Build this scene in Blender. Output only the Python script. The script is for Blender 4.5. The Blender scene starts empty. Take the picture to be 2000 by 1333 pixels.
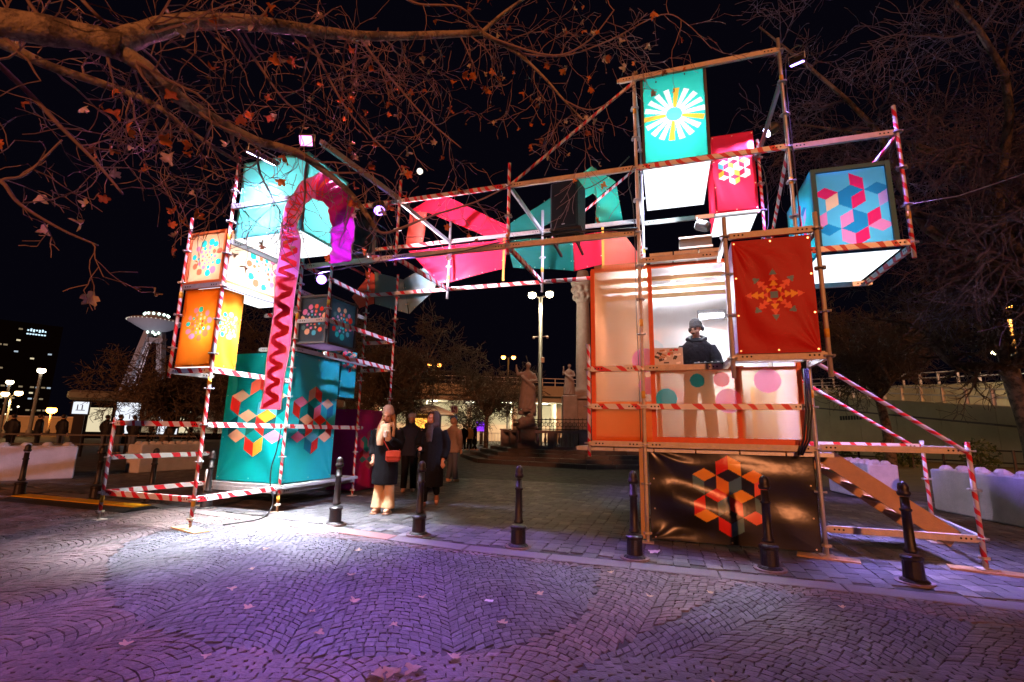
import bpy, bmesh, math, random
import numpy as np
from mathutils import Vector, Matrix, Euler
R = math.radians
rnd = random.Random(7)
scene = bpy.context.scene
col = scene.collection

# ------------------------------------------------------------------ camera
CAM_H = 1.38
cam_d = bpy.data.cameras.new('camera')
cam_d.sensor_width = 36.0
cam_d.lens = 16.93
cam_d.clip_start = 0.05
cam_d.clip_end = 6000
cam = bpy.data.objects.new('camera', cam_d)
col.objects.link(cam)
cam.matrix_world = (Matrix.Translation((0, 0, CAM_H)) @ Matrix.Rotation(0.3119, 4, 'Z')
                    @ Matrix.Rotation(math.pi / 2 + 0.1851, 4, 'X') @ Matrix.Rotation(0.0194, 4, 'Z'))
scene.camera = cam

# ------------------------------------------------------------------ night sky
world = bpy.data.worlds.new('World')
scene.world = world
world.use_nodes = True
wn = world.node_tree.nodes
wl = world.node_tree.links
bg = wn['Background']
sky = wn.new('ShaderNodeTexSky')
sky.sky_type = 'NISHITA'
sky.sun_disc = False
SUN_EL, SUN_AZ = R(17), R(164)          # amber light of the street behind the camera
sky.sun_elevation = R(-7)
sky.sun_rotation = SUN_AZ
mixw = wn.new('ShaderNodeMixRGB')
mixw.blend_type = 'ADD'
mixw.inputs[0].default_value = 1.0
mixw.inputs[2].default_value = (0.016, 0.013, 0.034, 1)
wl.new(sky.outputs[0], mixw.inputs[1])
wl.new(mixw.outputs[0], bg.inputs[0])
bg.inputs[1].default_value = 0.10

sun_d = bpy.data.lights.new('street_light_wash', 'SUN')
sun_d.energy = 2.1
sun_d.angle = R(2)
sun_d.color = (1.0, 0.32, 0.12)
sun = bpy.data.objects.new('street_light_wash', sun_d)
col.objects.link(sun)
d = Vector((math.sin(SUN_AZ) * math.cos(SUN_EL), math.cos(SUN_AZ) * math.cos(SUN_EL), math.sin(SUN_EL)))
sun.rotation_euler = d.to_track_quat('Z', 'Y').to_euler()

vs = scene.view_settings
vs.view_transform = 'Standard'
vs.look = 'None'
vs.gamma = 1.0
vs.use_curve_mapping = False
vs.exposure = 0.0
scene.render.engine = 'CYCLES'
scene.cycles.use_denoising = True
scene.cycles.max_bounces = 8
scene.cycles.transparent_max_bounces = 16
scene.cycles.caustics_reflective = False
scene.cycles.caustics_refractive = False
scene.cycles.sample_clamp_indirect = 4.0

# ------------------------------------------------------------------ materials
MATS = {}
def _new(name):
    m = bpy.data.materials.new(name)
    m.use_nodes = True
    nt = m.node_tree
    for n in list(nt.nodes):
        if n.type != 'OUTPUT_MATERIAL':
            nt.nodes.remove(n)
    out = [n for n in nt.nodes if n.type == 'OUTPUT_MATERIAL'][0]
    MATS[name] = m
    return m, nt, out

def mat(name, c, rough=0.6, metal=0.0, var=0.25, scale=6.0, bump=0.0, bscale=40.0, spec=0.5, dirt=None):
    """base colour broken up by noise, with optional fine relief"""
    if name in MATS:
        return MATS[name]
    m, nt, out = _new(name)
    b = nt.nodes.new('ShaderNodeBsdfPrincipled')
    b.inputs['Roughness'].default_value = rough
    b.inputs['Metallic'].default_value = metal
    b.inputs['Specular IOR Level'].default_value = spec
    tc = nt.nodes.new('ShaderNodeTexCoord')
    nz = nt.nodes.new('ShaderNodeTexNoise')
    nz.inputs['Scale'].default_value = scale
    nz.inputs['Detail'].default_value = 6
    nz.inputs['Roughness'].default_value = 0.65
    nt.links.new(tc.outputs['Object'], nz.inputs['Vector'])
    mx = nt.nodes.new('ShaderNodeMixRGB')
    mx.inputs[1].default_value = tuple(x * (1 - var) for x in c) + (1,)
    c2 = dirt if dirt else tuple(min(1, x * (1 + var)) for x in c)
    mx.inputs[2].default_value = tuple(c2) + (1,)
    nt.links.new(nz.outputs['Fac'], mx.inputs[0])
    nt.links.new(mx.outputs[0], b.inputs['Base Color'])
    rr = nt.nodes.new('ShaderNodeMapRange')
    rr.inputs['To Min'].default_value = max(0.02, rough - 0.12)
    rr.inputs['To Max'].default_value = min(1, rough + 0.12)
    nt.links.new(nz.outputs['Fac'], rr.inputs['Value'])
    nt.links.new(rr.outputs[0], b.inputs['Roughness'])
    if bump:
        n2 = nt.nodes.new('ShaderNodeTexNoise')
        n2.inputs['Scale'].default_value = bscale
        n2.inputs['Detail'].default_value = 4
        nt.links.new(tc.outputs['Object'], n2.inputs['Vector'])
        bp = nt.nodes.new('ShaderNodeBump')
        bp.inputs['Strength'].default_value = bump
        bp.inputs['Distance'].default_value = 0.02
        nt.links.new(n2.outputs['Fac'], bp.inputs['Height'])
        nt.links.new(bp.outputs[0], b.inputs['Normal'])
    nt.links.new(b.outputs[0], out.inputs[0])
    return m

FABP = {}
def fabric(name, c, transl=0.45, rough=0.45, gloss=0.25, through=0.0, tcol=None, printed=False):
    """woven banner cloth: reflects, lets light through, a little sheen; printed: colour from the 'tint' attribute"""
    if name in MATS:
        return MATS[name]
    m, nt, out = _new(name)
    FABP[name] = (c, transl, rough, gloss, through, tcol)
    tc = nt.nodes.new('ShaderNodeTexCoord')
    nz = nt.nodes.new('ShaderNodeTexNoise')
    nz.inputs['Scale'].default_value = 3.0
    nz.inputs['Detail'].default_value = 5
    nt.links.new(tc.outputs['Object'], nz.inputs['Vector'])
    mx = nt.nodes.new('ShaderNodeMixRGB')
    mx.inputs[1].default_value = tuple(x * 0.88 for x in c) + (1,)
    mx.inputs[2].default_value = tuple(min(1, x * 1.1) for x in c) + (1,)
    nt.links.new(nz.outputs['Fac'], mx.inputs[0])
    if printed:
        ta = nt.nodes.new('ShaderNodeAttribute')
        ta.attribute_name = 'tint'
        mx.inputs[1].default_value = (.88, .88, .88, 1)
        mx.inputs[2].default_value = (1.1, 1.1, 1.1, 1)
        mm = nt.nodes.new('ShaderNodeMixRGB')
        mm.blend_type = 'MULTIPLY'
        mm.inputs[0].default_value = 1
        nt.links.new(ta.outputs['Color'], mm.inputs[1])
        nt.links.new(mx.outputs[0], mm.inputs[2])
        mx = mm
    b = nt.nodes.new('ShaderNodeBsdfPrincipled')
    b.inputs['Roughness'].default_value = rough
    b.inputs['Specular IOR Level'].default_value = gloss
    nt.links.new(mx.outputs[0], b.inputs['Base Color'])
    n2 = nt.nodes.new('ShaderNodeTexNoise')
    n2.inputs['Scale'].default_value = 4.5
    n2.inputs['Detail'].default_value = 3
    nt.links.new(tc.outputs['Object'], n2.inputs['Vector'])
    bp = nt.nodes.new('ShaderNodeBump')
    bp.inputs['Strength'].default_value = 0.35
    bp.inputs['Distance'].default_value = 0.02
    nt.links.new(n2.outputs['Fac'], bp.inputs['Height'])
    nt.links.new(bp.outputs[0], b.inputs['Normal'])
    t = nt.nodes.new('ShaderNodeBsdfTranslucent')
    if tcol and not printed:
        t.inputs[0].default_value = tuple(tcol) + (1,)
    else:
        nt.links.new(mx.outputs[0], t.inputs[0])
    s = nt.nodes.new('ShaderNodeMixShader')
    s.inputs[0].default_value = transl
    nt.links.new(b.outputs[0], s.inputs[1])
    nt.links.new(t.outputs[0], s.inputs[2])
    last = s
    if through:
        tr = nt.nodes.new('ShaderNodeBsdfTransparent')
        tr.inputs[0].default_value = tuple(tcol or c) + (1,)
        s2 = nt.nodes.new('ShaderNodeMixShader')
        s2.inputs[0].default_value = through
        if printed:
            nt.links.new(ta.outputs['Alpha'], s2.inputs[0])
        nt.links.new(s.outputs[0], s2.inputs[1])
        nt.links.new(tr.outputs[0], s2.inputs[2])
        last = s2
    nt.links.new(last.outputs[0], out.inputs[0])
    return m

def glow(name, c, e):
    if name in MATS:
        return MATS[name]
    m, nt, out = _new(name)
    em = nt.nodes.new('ShaderNodeEmission')
    em.inputs[0].default_value = tuple(c) + (1,)
    em.inputs[1].default_value = e
    nt.links.new(em.outputs[0], out.inputs[0])
    return m

def taped(name, c, metal, rough, period, duty=0.42):
    """metal wound round with red tape: stripes run along UV.x (metres) and round UV.y"""
    m, nt, out = _new(name)
    b = nt.nodes.new('ShaderNodeBsdfPrincipled')
    uv = nt.nodes.new('ShaderNodeUVMap')
    sp = nt.nodes.new('ShaderNodeSeparateXYZ')
    nt.links.new(uv.outputs[0], sp.inputs[0])
    tc = nt.nodes.new('ShaderNodeTexCoord')
    nz = nt.nodes.new('ShaderNodeTexNoise')
    nz.inputs['Scale'].default_value = 1.5
    nt.links.new(tc.outputs['Object'], nz.inputs['Vector'])
    def mth(op, a, bb):
        n = nt.nodes.new('ShaderNodeMath')
        n.operation = op
        for i, v in enumerate((a, bb)):
            if v is None:
                continue
            if isinstance(v, (int, float)):
                n.inputs[i].default_value = v
            else:
                nt.links.new(v, n.inputs[i])
        return n.outputs[0]
    wob = mth('MULTIPLY', nz.outputs['Fac'], 2.6)
    a = mth('ADD', mth('ADD', mth('DIVIDE', sp.outputs[0], period), sp.outputs[1]), wob)
    fr = mth('FRACT', a, None)
    red = mth('LESS_THAN', fr, duty)
    mx = nt.nodes.new('ShaderNodeMixRGB')
    mx.inputs[1].default_value = tuple(c) + (1,)
    mx.inputs[2].default_value = (0.62, 0.015, 0.025, 1)
    nt.links.new(red, mx.inputs[0])
    nt.links.new(mx.outputs[0], b.inputs['Base Color'])
    b.inputs['Roughness'].default_value = rough
    mm = mth('MULTIPLY', mth('SUBTRACT', 1.0, red), metal)
    nt.links.new(mm, b.inputs['Metallic'])
    nt.links.new(b.outputs[0], out.inputs[0])
    return m

STEEL = mat('galvanised_steel', (0.50, 0.50, 0.52), 0.42, 0.55, 0.35, 14, 0.15, 60)
RUST = mat('weathered_steel', (0.56, 0.48, 0.38), 0.55, 0.10, 0.4, 12, 0.2, 50)
TAPE = taped('steel_wound_with_red_tape', (0.62, 0.60, 0.62), 0.15, 0.45, 0.17)
TAPE2 = taped('white_bar_with_red_stripes', (0.72, 0.70, 0.70), 0.1, 0.45, 0.24, 0.36)
HOLE = mat('dark_hole', (0.012, 0.011, 0.011), 0.8, 0, 0.1)
YTAG = mat('yellow_tag', (0.75, 0.42, 0.04), 0.5)
BLACKM = mat('black_paint', (0.016, 0.015, 0.017), 0.35, 0.0, 0.3, 9, 0.1, 60)
PLYWOOD = mat('plain_wood', (0.46, 0.27, 0.11), 0.6, 0, 0.3, 9, 0.2, 70)
CONC = mat('pale_concrete', (0.46, 0.45, 0.48), 0.85, 0, 0.42, 2.6, 0.5, 45)
STONE = mat('old_stone', (0.20, 0.175, 0.205), 0.85, 0, 0.4, 4, 0.5, 30)
DARKSTONE = mat('dark_step_stone', (0.075, 0.065, 0.07), 0.85, 0, 0.4, 4, 0.5, 30)
IRON = mat('dark_iron', (0.022, 0.018, 0.020), 0.38, 0.3, 0.4, 18, 0.25, 60)

# ------------------------------------------------------------------ mesh helpers
class MB:
    def __init__(self):
        self.v, self.f, self.m, self.uv = [], [], [], {}
    def add(self, vs_, fs_, mi=0, uvs=None):
        o = len(self.v)
        self.v += [tuple(p) for p in vs_]
        for k, f in enumerate(fs_):
            if uvs:
                self.uv[len(self.f)] = uvs[k]
            self.f.append(tuple(i + o for i in f))
            self.m.append(mi)
    def box(self, c, s, rot=None, mi=0, bev=0.0):
        hx, hy, hz = s[0] / 2, s[1] / 2, s[2] / 2
        if bev:
            b = min(bev, hx * .8, hy * .8, hz * .8)
            vs_ = []
            for z, i in ((-hz, b), (-hz + b, 0), (hz - b, 0), (hz, b)):
                X, Y = hx - i, hy - i
                vs_ += [(-X + b, -Y, z), (X - b, -Y, z), (X, -Y + b, z), (X, Y - b, z), (X - b, Y, z), (-X + b, Y, z), (-X, Y - b, z), (-X, -Y + b, z)]
            fs_ = [tuple(range(7, -1, -1)), tuple(range(24, 32))]
            for l in range(3):
                for i in range(8):
                    j = (i + 1) % 8
                    fs_.append((l * 8 + i, l * 8 + j, l * 8 + 8 + j, l * 8 + 8 + i))
        else:
            vs_ = [(-hx, -hy, -hz), (hx, -hy, -hz), (hx, hy, -hz), (-hx, hy, -hz), (-hx, -hy, hz), (hx, -hy, hz), (hx, hy, hz), (-hx, hy, hz)]
            fs_ = [(3, 2, 1, 0), (4, 5, 6, 7), (0, 1, 5, 4), (1, 2, 6, 5), (2, 3, 7, 6), (3, 0, 4, 7)]
        M = rot if rot is not None else Matrix.Identity(3)
        c = Vector(c)
        self.add([M @ Vector(p) + c for p in vs_], fs_, mi)
        return self
    def tube(self, pts, rad, n=8, mi=0, cap=True, uv=False):
        """tube along points with a radius per point; UV.x = metres along, UV.y = turn"""
        pts = [Vector(p) for p in pts]
        if not isinstance(rad, (list, tuple)):
            rad = [rad] * len(pts)
        rings, dist, L = [], 0.0, []
        prev = None
        for i, p in enumerate(pts):
            t = (pts[min(i + 1, len(pts) - 1)] - pts[max(i - 1, 0)])
            if t.length < 1e-9:
                t = Vector((0, 0, 1))
            t.normalize()
            if prev is None:
                a = t.cross(Vector((0, 0, 1)))
                if a.length < 1e-3:
                    a = t.cross(Vector((1, 0, 0)))
                a.normalize()
            else:
                a = prev - t * prev.dot(t)
                if a.length < 1e-6:
                    a = t.orthogonal()
                a.normalize()
            prev = a
            b = t.cross(a)
            rings.append([p + (a * math.cos(q) + b * math.sin(q)) * rad[i] for q in (2 * math.pi * k / n for k in range(n))])
            if i:
                dist += (p - pts[i - 1]).length
            L.append(dist)
        vs_ = [q for r_ in rings for q in r_]
        fs_, us_ = [], []
        for i in range(len(pts) - 1):
            for k in range(n):
                j = (k + 1) % n
                fs_.append((i * n + k, i * n + j, (i + 1) * n + j, (i + 1) * n + k))
                us_.append([(L[i], k / n), (L[i], (k + 1) / n), (L[i + 1], (k + 1) / n), (L[i + 1], k / n)])
        if cap:
            fs_.append(tuple(range(n - 1, -1, -1)))
            us_.append([(0, 0)] * n)
            e = (len(pts) - 1) * n
            fs_.append(tuple(range(e, e + n)))
            us_.append([(0, 0)] * n)
        self.add(vs_, fs_, mi, us_ if uv else None)
        return self
    def beam(self, p0, p1, w, h, mi=0, up=(0, 0, 1)):
        """rectangular bar from p0 to p1, UV striped along its length"""
        p0, p1 = Vector(p0), Vector(p1)
        t = (p1 - p0)
        Ln = t.length
        t.normalize()
        s = t.cross(Vector(up))
        if s.length < 1e-3:
            s = t.cross(Vector((1, 0, 0)))
        s.normalize()
        u_ = s.cross(t)
        cs = [(-w / 2, -h / 2), (w / 2, -h / 2), (w / 2, h / 2), (-w / 2, h / 2)]
        vs_ = [p + s * a + u_ * b for p in (p0, p1) for a, b in cs]
        fs_ = [(0, 1, 5, 4), (1, 2, 6, 5), (2, 3, 7, 6), (3, 0, 4, 7), (3, 2, 1, 0), (4, 5, 6, 7)]
        us_ = []
        for k in range(4):
            us_.append([(0, k * .25), (0, k * .25 + .25), (Ln, k * .25 + .25), (Ln, k * .25)])
        us_ += [[(0, 0)] * 4, [(0, 0)] * 4]
        self.add(vs_, fs_, mi, us_)
        return self
    def lathe(self, prof, n=16, c=(0, 0, 0), mi=0, M=None):
        vs_, fs_ = [], []
        c = Vector(c)
        for r_, z in prof:
            for k in range(n):
                a = 2 * math.pi * k / n
                p = Vector((r_ * math.cos(a), r_ * math.sin(a), z))
                vs_.append((M @ p if M is not None else p) + c)
        for i in range(len(prof) - 1):
            for k in range(n):
                j = (k + 1) % n
                fs_.append((i * n + k, i * n + j, (i + 1) * n + j, (i + 1) * n + k))
        fs_.append(tuple(range(n - 1, -1, -1)))
        e = (len(prof) - 1) * n
        fs_.append(tuple(range(e, e + n)))
        self.add(vs_, fs_, mi)
        return self
    def prism(self, poly, d, fn, mi=0):
        """polygon (a,b) extruded by d; fn(a,b,h) -> point"""
        n = len(poly)
        vs_ = [fn(a, b, 0) for a, b in poly] + [fn(a, b, d) for a, b in poly]
        fs_ = [tuple(range(n - 1, -1, -1)), tuple(range(n, 2 * n))]
        for i in range(n):
            j = (i + 1) % n
            fs_.append((i, j, n + j, n + i))
        self.add(vs_, fs_, mi)
        return self
    def ellipsoid(self, c, r_, n=12, m_=8, mi=0, M=None):
        prof = [(math.cos(-math.pi / 2 + math.pi * i / m_), math.sin(-math.pi / 2 + math.pi * i / m_)) for i in range(m_ + 1)]
        prof[0] = (0.02, -1)
        prof[-1] = (0.02, 1)
        S = Matrix.Diagonal(Vector(r_))
        return self.lathe(prof, n, c, mi, (M @ S) if M is not None else S)
    def build(self, name, mats, parent=None, smooth=False, loc=None):
        me = bpy.data.meshes.new(name)
        me.from_pydata([tuple(p) for p in self.v], [], self.f)
        if not isinstance(mats, (list, tuple)):
            mats = [mats]
        for m in mats:
            me.materials.append(m)
        if len(mats) > 1:
            me.polygons.foreach_set('material_index', self.m)
        if self.uv:
            ul = me.uv_layers.new(name='UVMap')
            for pi, p in enumerate(me.polygons):
                if pi in self.uv:
                    for li, uvv in zip(p.loop_indices, self.uv[pi]):
                        ul.data[li].uv = uvv
        if smooth:
            me.polygons.foreach_set('use_smooth', [True] * len(me.polygons))
        me.update()
        return link(name, me, parent, loc)

def link(name, me, parent=None, loc=None, rot=None, scale=None):
    o = bpy.data.objects.new(name, me)
    col.objects.link(o)
    if parent is not None:
        o.parent = parent
    if loc is not None:
        o.location = loc
    if rot is not None:
        o.rotation_euler = rot
    if scale is not None:
        o.scale = scale
    return o

def tag(o, label=None, cat=None, group=None, kind=None):
    for k, v in (('label', label), ('category', cat), ('group', group), ('kind', kind)):
        if v:
            o[k] = v
    return o

def thing(name, loc, label, cat, group=None, rz=0.0):
    o = bpy.data.objects.new(name, None)
    o.empty_display_size = 0.2
    col.objects.link(o)
    o.location = loc
    o.rotation_euler = (0, 0, rz)
    return tag(o, label, cat, group)

def at(th, obj_):
    """keep an absolute-coordinate mesh in place under a thing that sits elsewhere (unrotated)"""
    obj_.parent = th
    obj_.location = Vector(obj_.location) - Vector(th.location)
    return obj_

def copy_tree(o, parent=None):
    c = o.copy()
    col.objects.link(c)
    c.parent = parent
    for ch in list(o.children):
        copy_tree(ch, c)
    return c

def lamp(name, kind, loc, energy, color, parent=None, target=None, size=0.1, spot=None, blend=0.5):
    ld = bpy.data.lights.new(name, kind)
    ld.energy = energy
    ld.color = color
    if kind in ('POINT', 'SPOT'):
        ld.shadow_soft_size = size
    if kind == 'AREA':
        if isinstance(size, tuple):
            ld.shape = 'RECTANGLE'
            ld.size, ld.size_y = size
            ld.spread = R(66)
        else:
            ld.size = size
    if kind == 'SPOT':
        ld.spot_size = R(spot)
        ld.spot_blend = blend
    o = bpy.data.objects.new(name, ld)
    col.objects.link(o)
    o.location = loc
    if target is not None:
        o.rotation_euler = (Vector(target) - Vector(loc)).to_track_quat('-Z', 'Y').to_euler()
    if parent is not None:
        at(parent, o)
    return o
# ================================================================== the ground
def stone_material(name, attr=True):
    m, nt, out = _new(name)
    b = nt.nodes.new('ShaderNodeBsdfPrincipled')
    at_ = nt.nodes.new('ShaderNodeAttribute')
    at_.attribute_name = 'tone'
    tc = nt.nodes.new('ShaderNodeTexCoord')
    ge = nt.nodes.new('ShaderNodeNewGeometry')
    nz = nt.nodes.new('ShaderNodeTexNoise')
    nz.inputs['Scale'].default_value = 22
    nz.inputs['Detail'].default_value = 6
    nt.links.new(ge.outputs['Position'], nz.inputs['Vector'])
    n3 = nt.nodes.new('ShaderNodeTexNoise')
    n3.inputs['Scale'].default_value = 1.1
    n3.inputs['Detail'].default_value = 4
    nt.links.new(ge.outputs['Position'], n3.inputs['Vector'])
    mr = nt.nodes.new('ShaderNodeMapRange')
    mr.inputs['From Min'].default_value = 0.3
    mr.inputs['From Max'].default_value = 0.7
    mr.inputs['To Min'].default_value = 0.6
    mr.inputs['To Max'].default_value = 1.3
    nt.links.new(nz.outputs['Fac'], mr.inputs['Value'])
    mr3 = nt.nodes.new('ShaderNodeMapRange')
    mr3.inputs['From Min'].default_value = 0.3
    mr3.inputs['From Max'].default_value = 0.7
    mr3.inputs['To Min'].default_value = 0.7
    mr3.inputs['To Max'].default_value = 1.25
    nt.links.new(n3.outputs['Fac'], mr3.inputs['Value'])
    mu = nt.nodes.new('ShaderNodeVectorMath')
    mu.operation = 'SCALE'
    nt.links.new(at_.outputs['Color'], mu.inputs[0])
    nt.links.new(mr.outputs[0], mu.inputs['Scale'])
    mu2 = nt.nodes.new('ShaderNodeVectorMath')
    mu2.operation = 'SCALE'
    nt.links.new(mu.outputs[0], mu2.inputs[0])
    nt.links.new(mr3.outputs[0], mu2.inputs['Scale'])
    nt.links.new(mu2.outputs[0], b.inputs['Base Color'])
    rg = nt.nodes.new('ShaderNodeMapRange')
    rg.inputs['To Min'].default_value = 0.42
    rg.inputs['To Max'].default_value = 0.75
    nt.links.new(nz.outputs['Fac'], rg.inputs['Value'])
    nt.links.new(rg.outputs[0], b.inputs['Roughness'])
    n2 = nt.nodes.new('ShaderNodeTexNoise')
    n2.inputs['Scale'].default_value = 60
    n2.inputs['Detail'].default_value = 5
    nt.links.new(ge.outputs['Position'], n2.inputs['Vector'])
    bp = nt.nodes.new('ShaderNodeBump')
    bp.inputs['Strength'].default_value = 0.55
    bp.inputs['Distance'].default_value = 0.012
    nt.links.new(n2.outputs['Fac'], bp.inputs['Height'])
    nt.links.new(bp.outputs[0], b.inputs['Normal'])
    nt.links.new(b.outputs[0], out.inputs[0])
    return m
SETT = stone_material('granite_setts')

def ground_material():
    """far paving too small to pick apart: the same stone broken up into sett-sized cells"""
    m, nt, out = _new('paving_bed')
    b = nt.nodes.new('ShaderNodeBsdfPrincipled')
    ge = nt.nodes.new('ShaderNodeNewGeometry')
    vo = nt.nodes.new('ShaderNodeTexVoronoi')
    vo.inputs['Scale'].default_value = 5.5
    nt.links.new(ge.outputs['Position'], vo.inputs['Vector'])
    nz = nt.nodes.new('ShaderNodeTexNoise')
    nz.inputs['Scale'].default_value = 0.35
    nz.inputs['Detail'].default_value = 7
    nt.links.new(ge.outputs['Position'], nz.inputs['Vector'])
    sp = nt.nodes.new('ShaderNodeSeparateColor')
    nt.links.new(vo.outputs['Color'], sp.inputs[0])
    mx = nt.nodes.new('ShaderNodeMixRGB')
    mx.inputs[1].default_value = (0.022, 0.019, 0.019, 1)
    mx.inputs[2].default_value = (0.10, 0.088, 0.085, 1)
    nt.links.new(sp.outputs[0], mx.inputs[0])
    m2 = nt.nodes.new('ShaderNodeMixRGB')
    m2.blend_type = 'MULTIPLY'
    m2.inputs[0].default_value = 0.8
    nt.links.new(mx.outputs[0], m2.inputs[1])
    nt.links.new(nz.outputs['Color'], m2.inputs[2])
    nt.links.new(m2.outputs[0], b.inputs['Base Color'])
    b.inputs['Roughness'].default_value = 0.75
    bp = nt.nodes.new('ShaderNodeBump')
    bp.inputs['Strength'].default_value = 0.8
    bp.inputs['Distance'].default_value = 0.03
    nt.links.new(vo.outputs['Distance'], bp.inputs['Height'])
    nt.links.new(bp.outputs[0], b.inputs['Normal'])
    nt.links.new(b.outputs[0], out.inputs[0])
    return m
GROUND_M = ground_material()

mb = MB()
mb.add([(-4000, -60, -0.012), (4000, -60, -0.012), (4000, 4500, -0.012), (-4000, 4500, -0.012)], [(0, 1, 2, 3)])
ground = tag(mb.build('ground', GROUND_M), kind='structure')

CR = cam.matrix_world.to_3x3().transposed()
def project(x, y, z):
    q = CR @ Vector((x, y, z - CAM_H))
    if q.z > -0.1:
        return None
    return 1000 + 940.65 * q.x / -q.z, 666.5 - 940.65 * q.y / -q.z, -q.z

def kerb_v(u):
    pts = [(-16, 7.1), (-11.6, 6.60), (-9.0, 6.32), (-4.9, 5.88), (-2.34, 5.52), (-0.87, 5.48), (0.85, 5.46), (2.74, 5.39), (8, 5.2)]
    for (a, b), (c, d_) in zip(pts, pts[1:]):
        if a <= u <= c:
            return b + (d_ - b) * (u - a) / (c - a)
    return pts[-1][1] if u > 0 else pts[0][1]

FIELD_A = [(-6.7, 5.6), (-6.16, 4.34), (-5.4, 3.66), (-4.73, 3.23), (-4.11, 2.91), (-3.5, 2.73), (-2.89, 2.66), (-2.3, 2.71), (-1.85, 2.82), (-1.33, 3.09), (-0.97, 3.37), (-0.75, 3.73), (-0.66, 4.1), (-0.66, 4.6), (-0.72, 5.35)]
FIELD_B = [(0.55, 5.35), (0.2, 4.6), (-0.21, 3.85), (-0.49, 3.33), (-0.64, 2.96), (-0.8, 2.3), (3.0, 2.3), (5.0, 4.2), (2.9, 4.8)]
def inside(poly, x, y):
    c = False
    for (a, b), (e, f) in zip(poly, poly[1:] + poly[:1]):
        if (b > y) != (f > y) and x < (e - a) * (y - b) / (f - b) + a:
            c = not c
    return c
def seg_dist(path, x, y):
    best = 9
    for (a, b), (e, f) in zip(path, path[1:]):
        dx, dy = e - a, f - b
        t = max(0, min(1, ((x - a) * dx + (y - b) * dy) / (dx * dx + dy * dy)))
        best = min(best, math.hypot(x - a - t * dx, y - b - t * dy))
    return best

stones = []           # (corner list, tone, height)
def tone_for(kind):
    k = rnd.uniform(0.55, 1.2)
    if kind == 'dark':
        c = (0.100, 0.094, 0.112)
    elif kind == 'red':
        c = (0.150, 0.108, 0.108)
    else:
        c = (0.105, 0.098, 0.108)
        if rnd.random() < 0.14:
            c = (0.17, 0.16, 0.15)
    return tuple(x * k for x in c)
def put(cs, kind):
    cx = sum(c[0] for c in cs) / len(cs)
    cy = sum(c[1] for c in cs) / len(cs)
    p = project(cx, cy, 0)
    if p is None or not (-700 < p[0] < 3000 and p[1] < 1900):
        return
    stones.append((cs, tone_for(kind), rnd.uniform(-0.0025, 0.0025), p[2], cx, cy, p))

def arcs(ang, org, W, rise, s, test, kind):
    ca, sa = math.cos(ang), math.sin(ang)
    nx = int(round(W / 0.071))
    for cidx in range(-13, 14):
        for k in range(-160, 160):
            wmul = [rnd.uniform(.82, 1.2) for _ in range(nx)]
            tot = sum(wmul)
            x = -W / 2
            for i in range(nx):
                w = wmul[i] / tot * W
                x2 = x + w
                def P(xx, kk):
                    yy = kk * s + rise * (1 - (2 * xx / W) ** 2)
                    X = xx + cidx * W
                    return org[0] + X * ca - yy * sa, org[1] + X * sa + yy * ca
                c_ = P((x + x2) / 2, k + .5)
                if test(*c_):
                    j = lambda: rnd.uniform(-.005, .005)
                    cs = [P(x, k), P(x2, k), P(x2, k + 1), P(x, k + 1)]
                    put([(a + j(), b + j()) for a, b in cs], kind)
                x = x2
def okv(x, y):
    return -13 < x < 7.5 and 0.9 < y < kerb_v(x) - 0.02
PATH_A = FIELD_A
PATH_B = FIELD_B[:6]
arcs(R(28), (-3.4, 3.6), 1.05, 0.30, 0.071, lambda x, y: okv(x, y) and inside(FIELD_A, x, y) and seg_dist(PATH_A, x, y) > .012, 'dark')
arcs(R(-34), (-1.0, 3.0), 1.05, 0.30, 0.071, lambda x, y: okv(x, y) and inside(FIELD_B, x, y) and not inside(FIELD_A, x, y) and seg_dist(PATH_B, x, y) > .012, 'dark')
arcs(R(-8), (-5.0, 2.4), 1.0, 0.28, 0.069, lambda x, y: okv(x, y) and not inside(FIELD_A, x, y) and not inside(FIELD_B, x, y), 'red')
# straight courses of larger setts beyond the kerb
for cidx in range(-95, 58):
    x0 = cidx * 0.165
    y = 5.3 + rnd.uniform(0, .15)
    ww = 0.165
    while y < 13.5:
        l = rnd.uniform(.13, .23)
        kx = kerb_v(x0 + ww / 2) + 0.29
        if y > kx:
            j = lambda: rnd.uniform(-.012, .012)
            put([(x0 + j(), y + j()), (x0 + ww + j(), y + j()), (x0 + ww + j(), y + l + j()), (x0 + j(), y + l + j())], 'mid')
        y += l

def stone_geo(cs, gap, dome=0.0018):
    """one sett: bevelled block with a slightly domed top, returns verts and faces (z = 0 is the walking level)"""
    n = len(cs)
    cx = sum(c[0] for c in cs) / n
    cy = sum(c[1] for c in cs) / n
    def sh(c, g):
        dx, dy = c[0] - cx, c[1] - cy
        l = math.hypot(dx, dy)
        f = max(.2, (l - g) / l)
        return cx + dx * f, cy + dy * f
    v = [sh(c, gap) + (-0.014,) for c in cs] + [sh(c, gap * 1.15) + (-0.004,) for c in cs] + [sh(c, gap * 2.0) + (0.0,) for c in cs]
    v.append((cx, cy, dome))
    f = []
    for l in (0, 4):
        for i in range(4):
            j = (i + 1) % 4
            f.append((l + i, l + j, l + 4 + j, l + 4 + i))
    for i in range(4):
        f.append((8 + i, 8 + (i + 1) % 4, 12))
    return v, f
in_frame = [s_ for s_ in stones if 20 < s_[6][0] < 1980 and s_[6][1] < 1325]
in_frame.sort(key=lambda s_: s_[3])
near = set(id(s_) for s_ in in_frame[:300])
mb = MB()
tones = []
proto = {}
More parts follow.
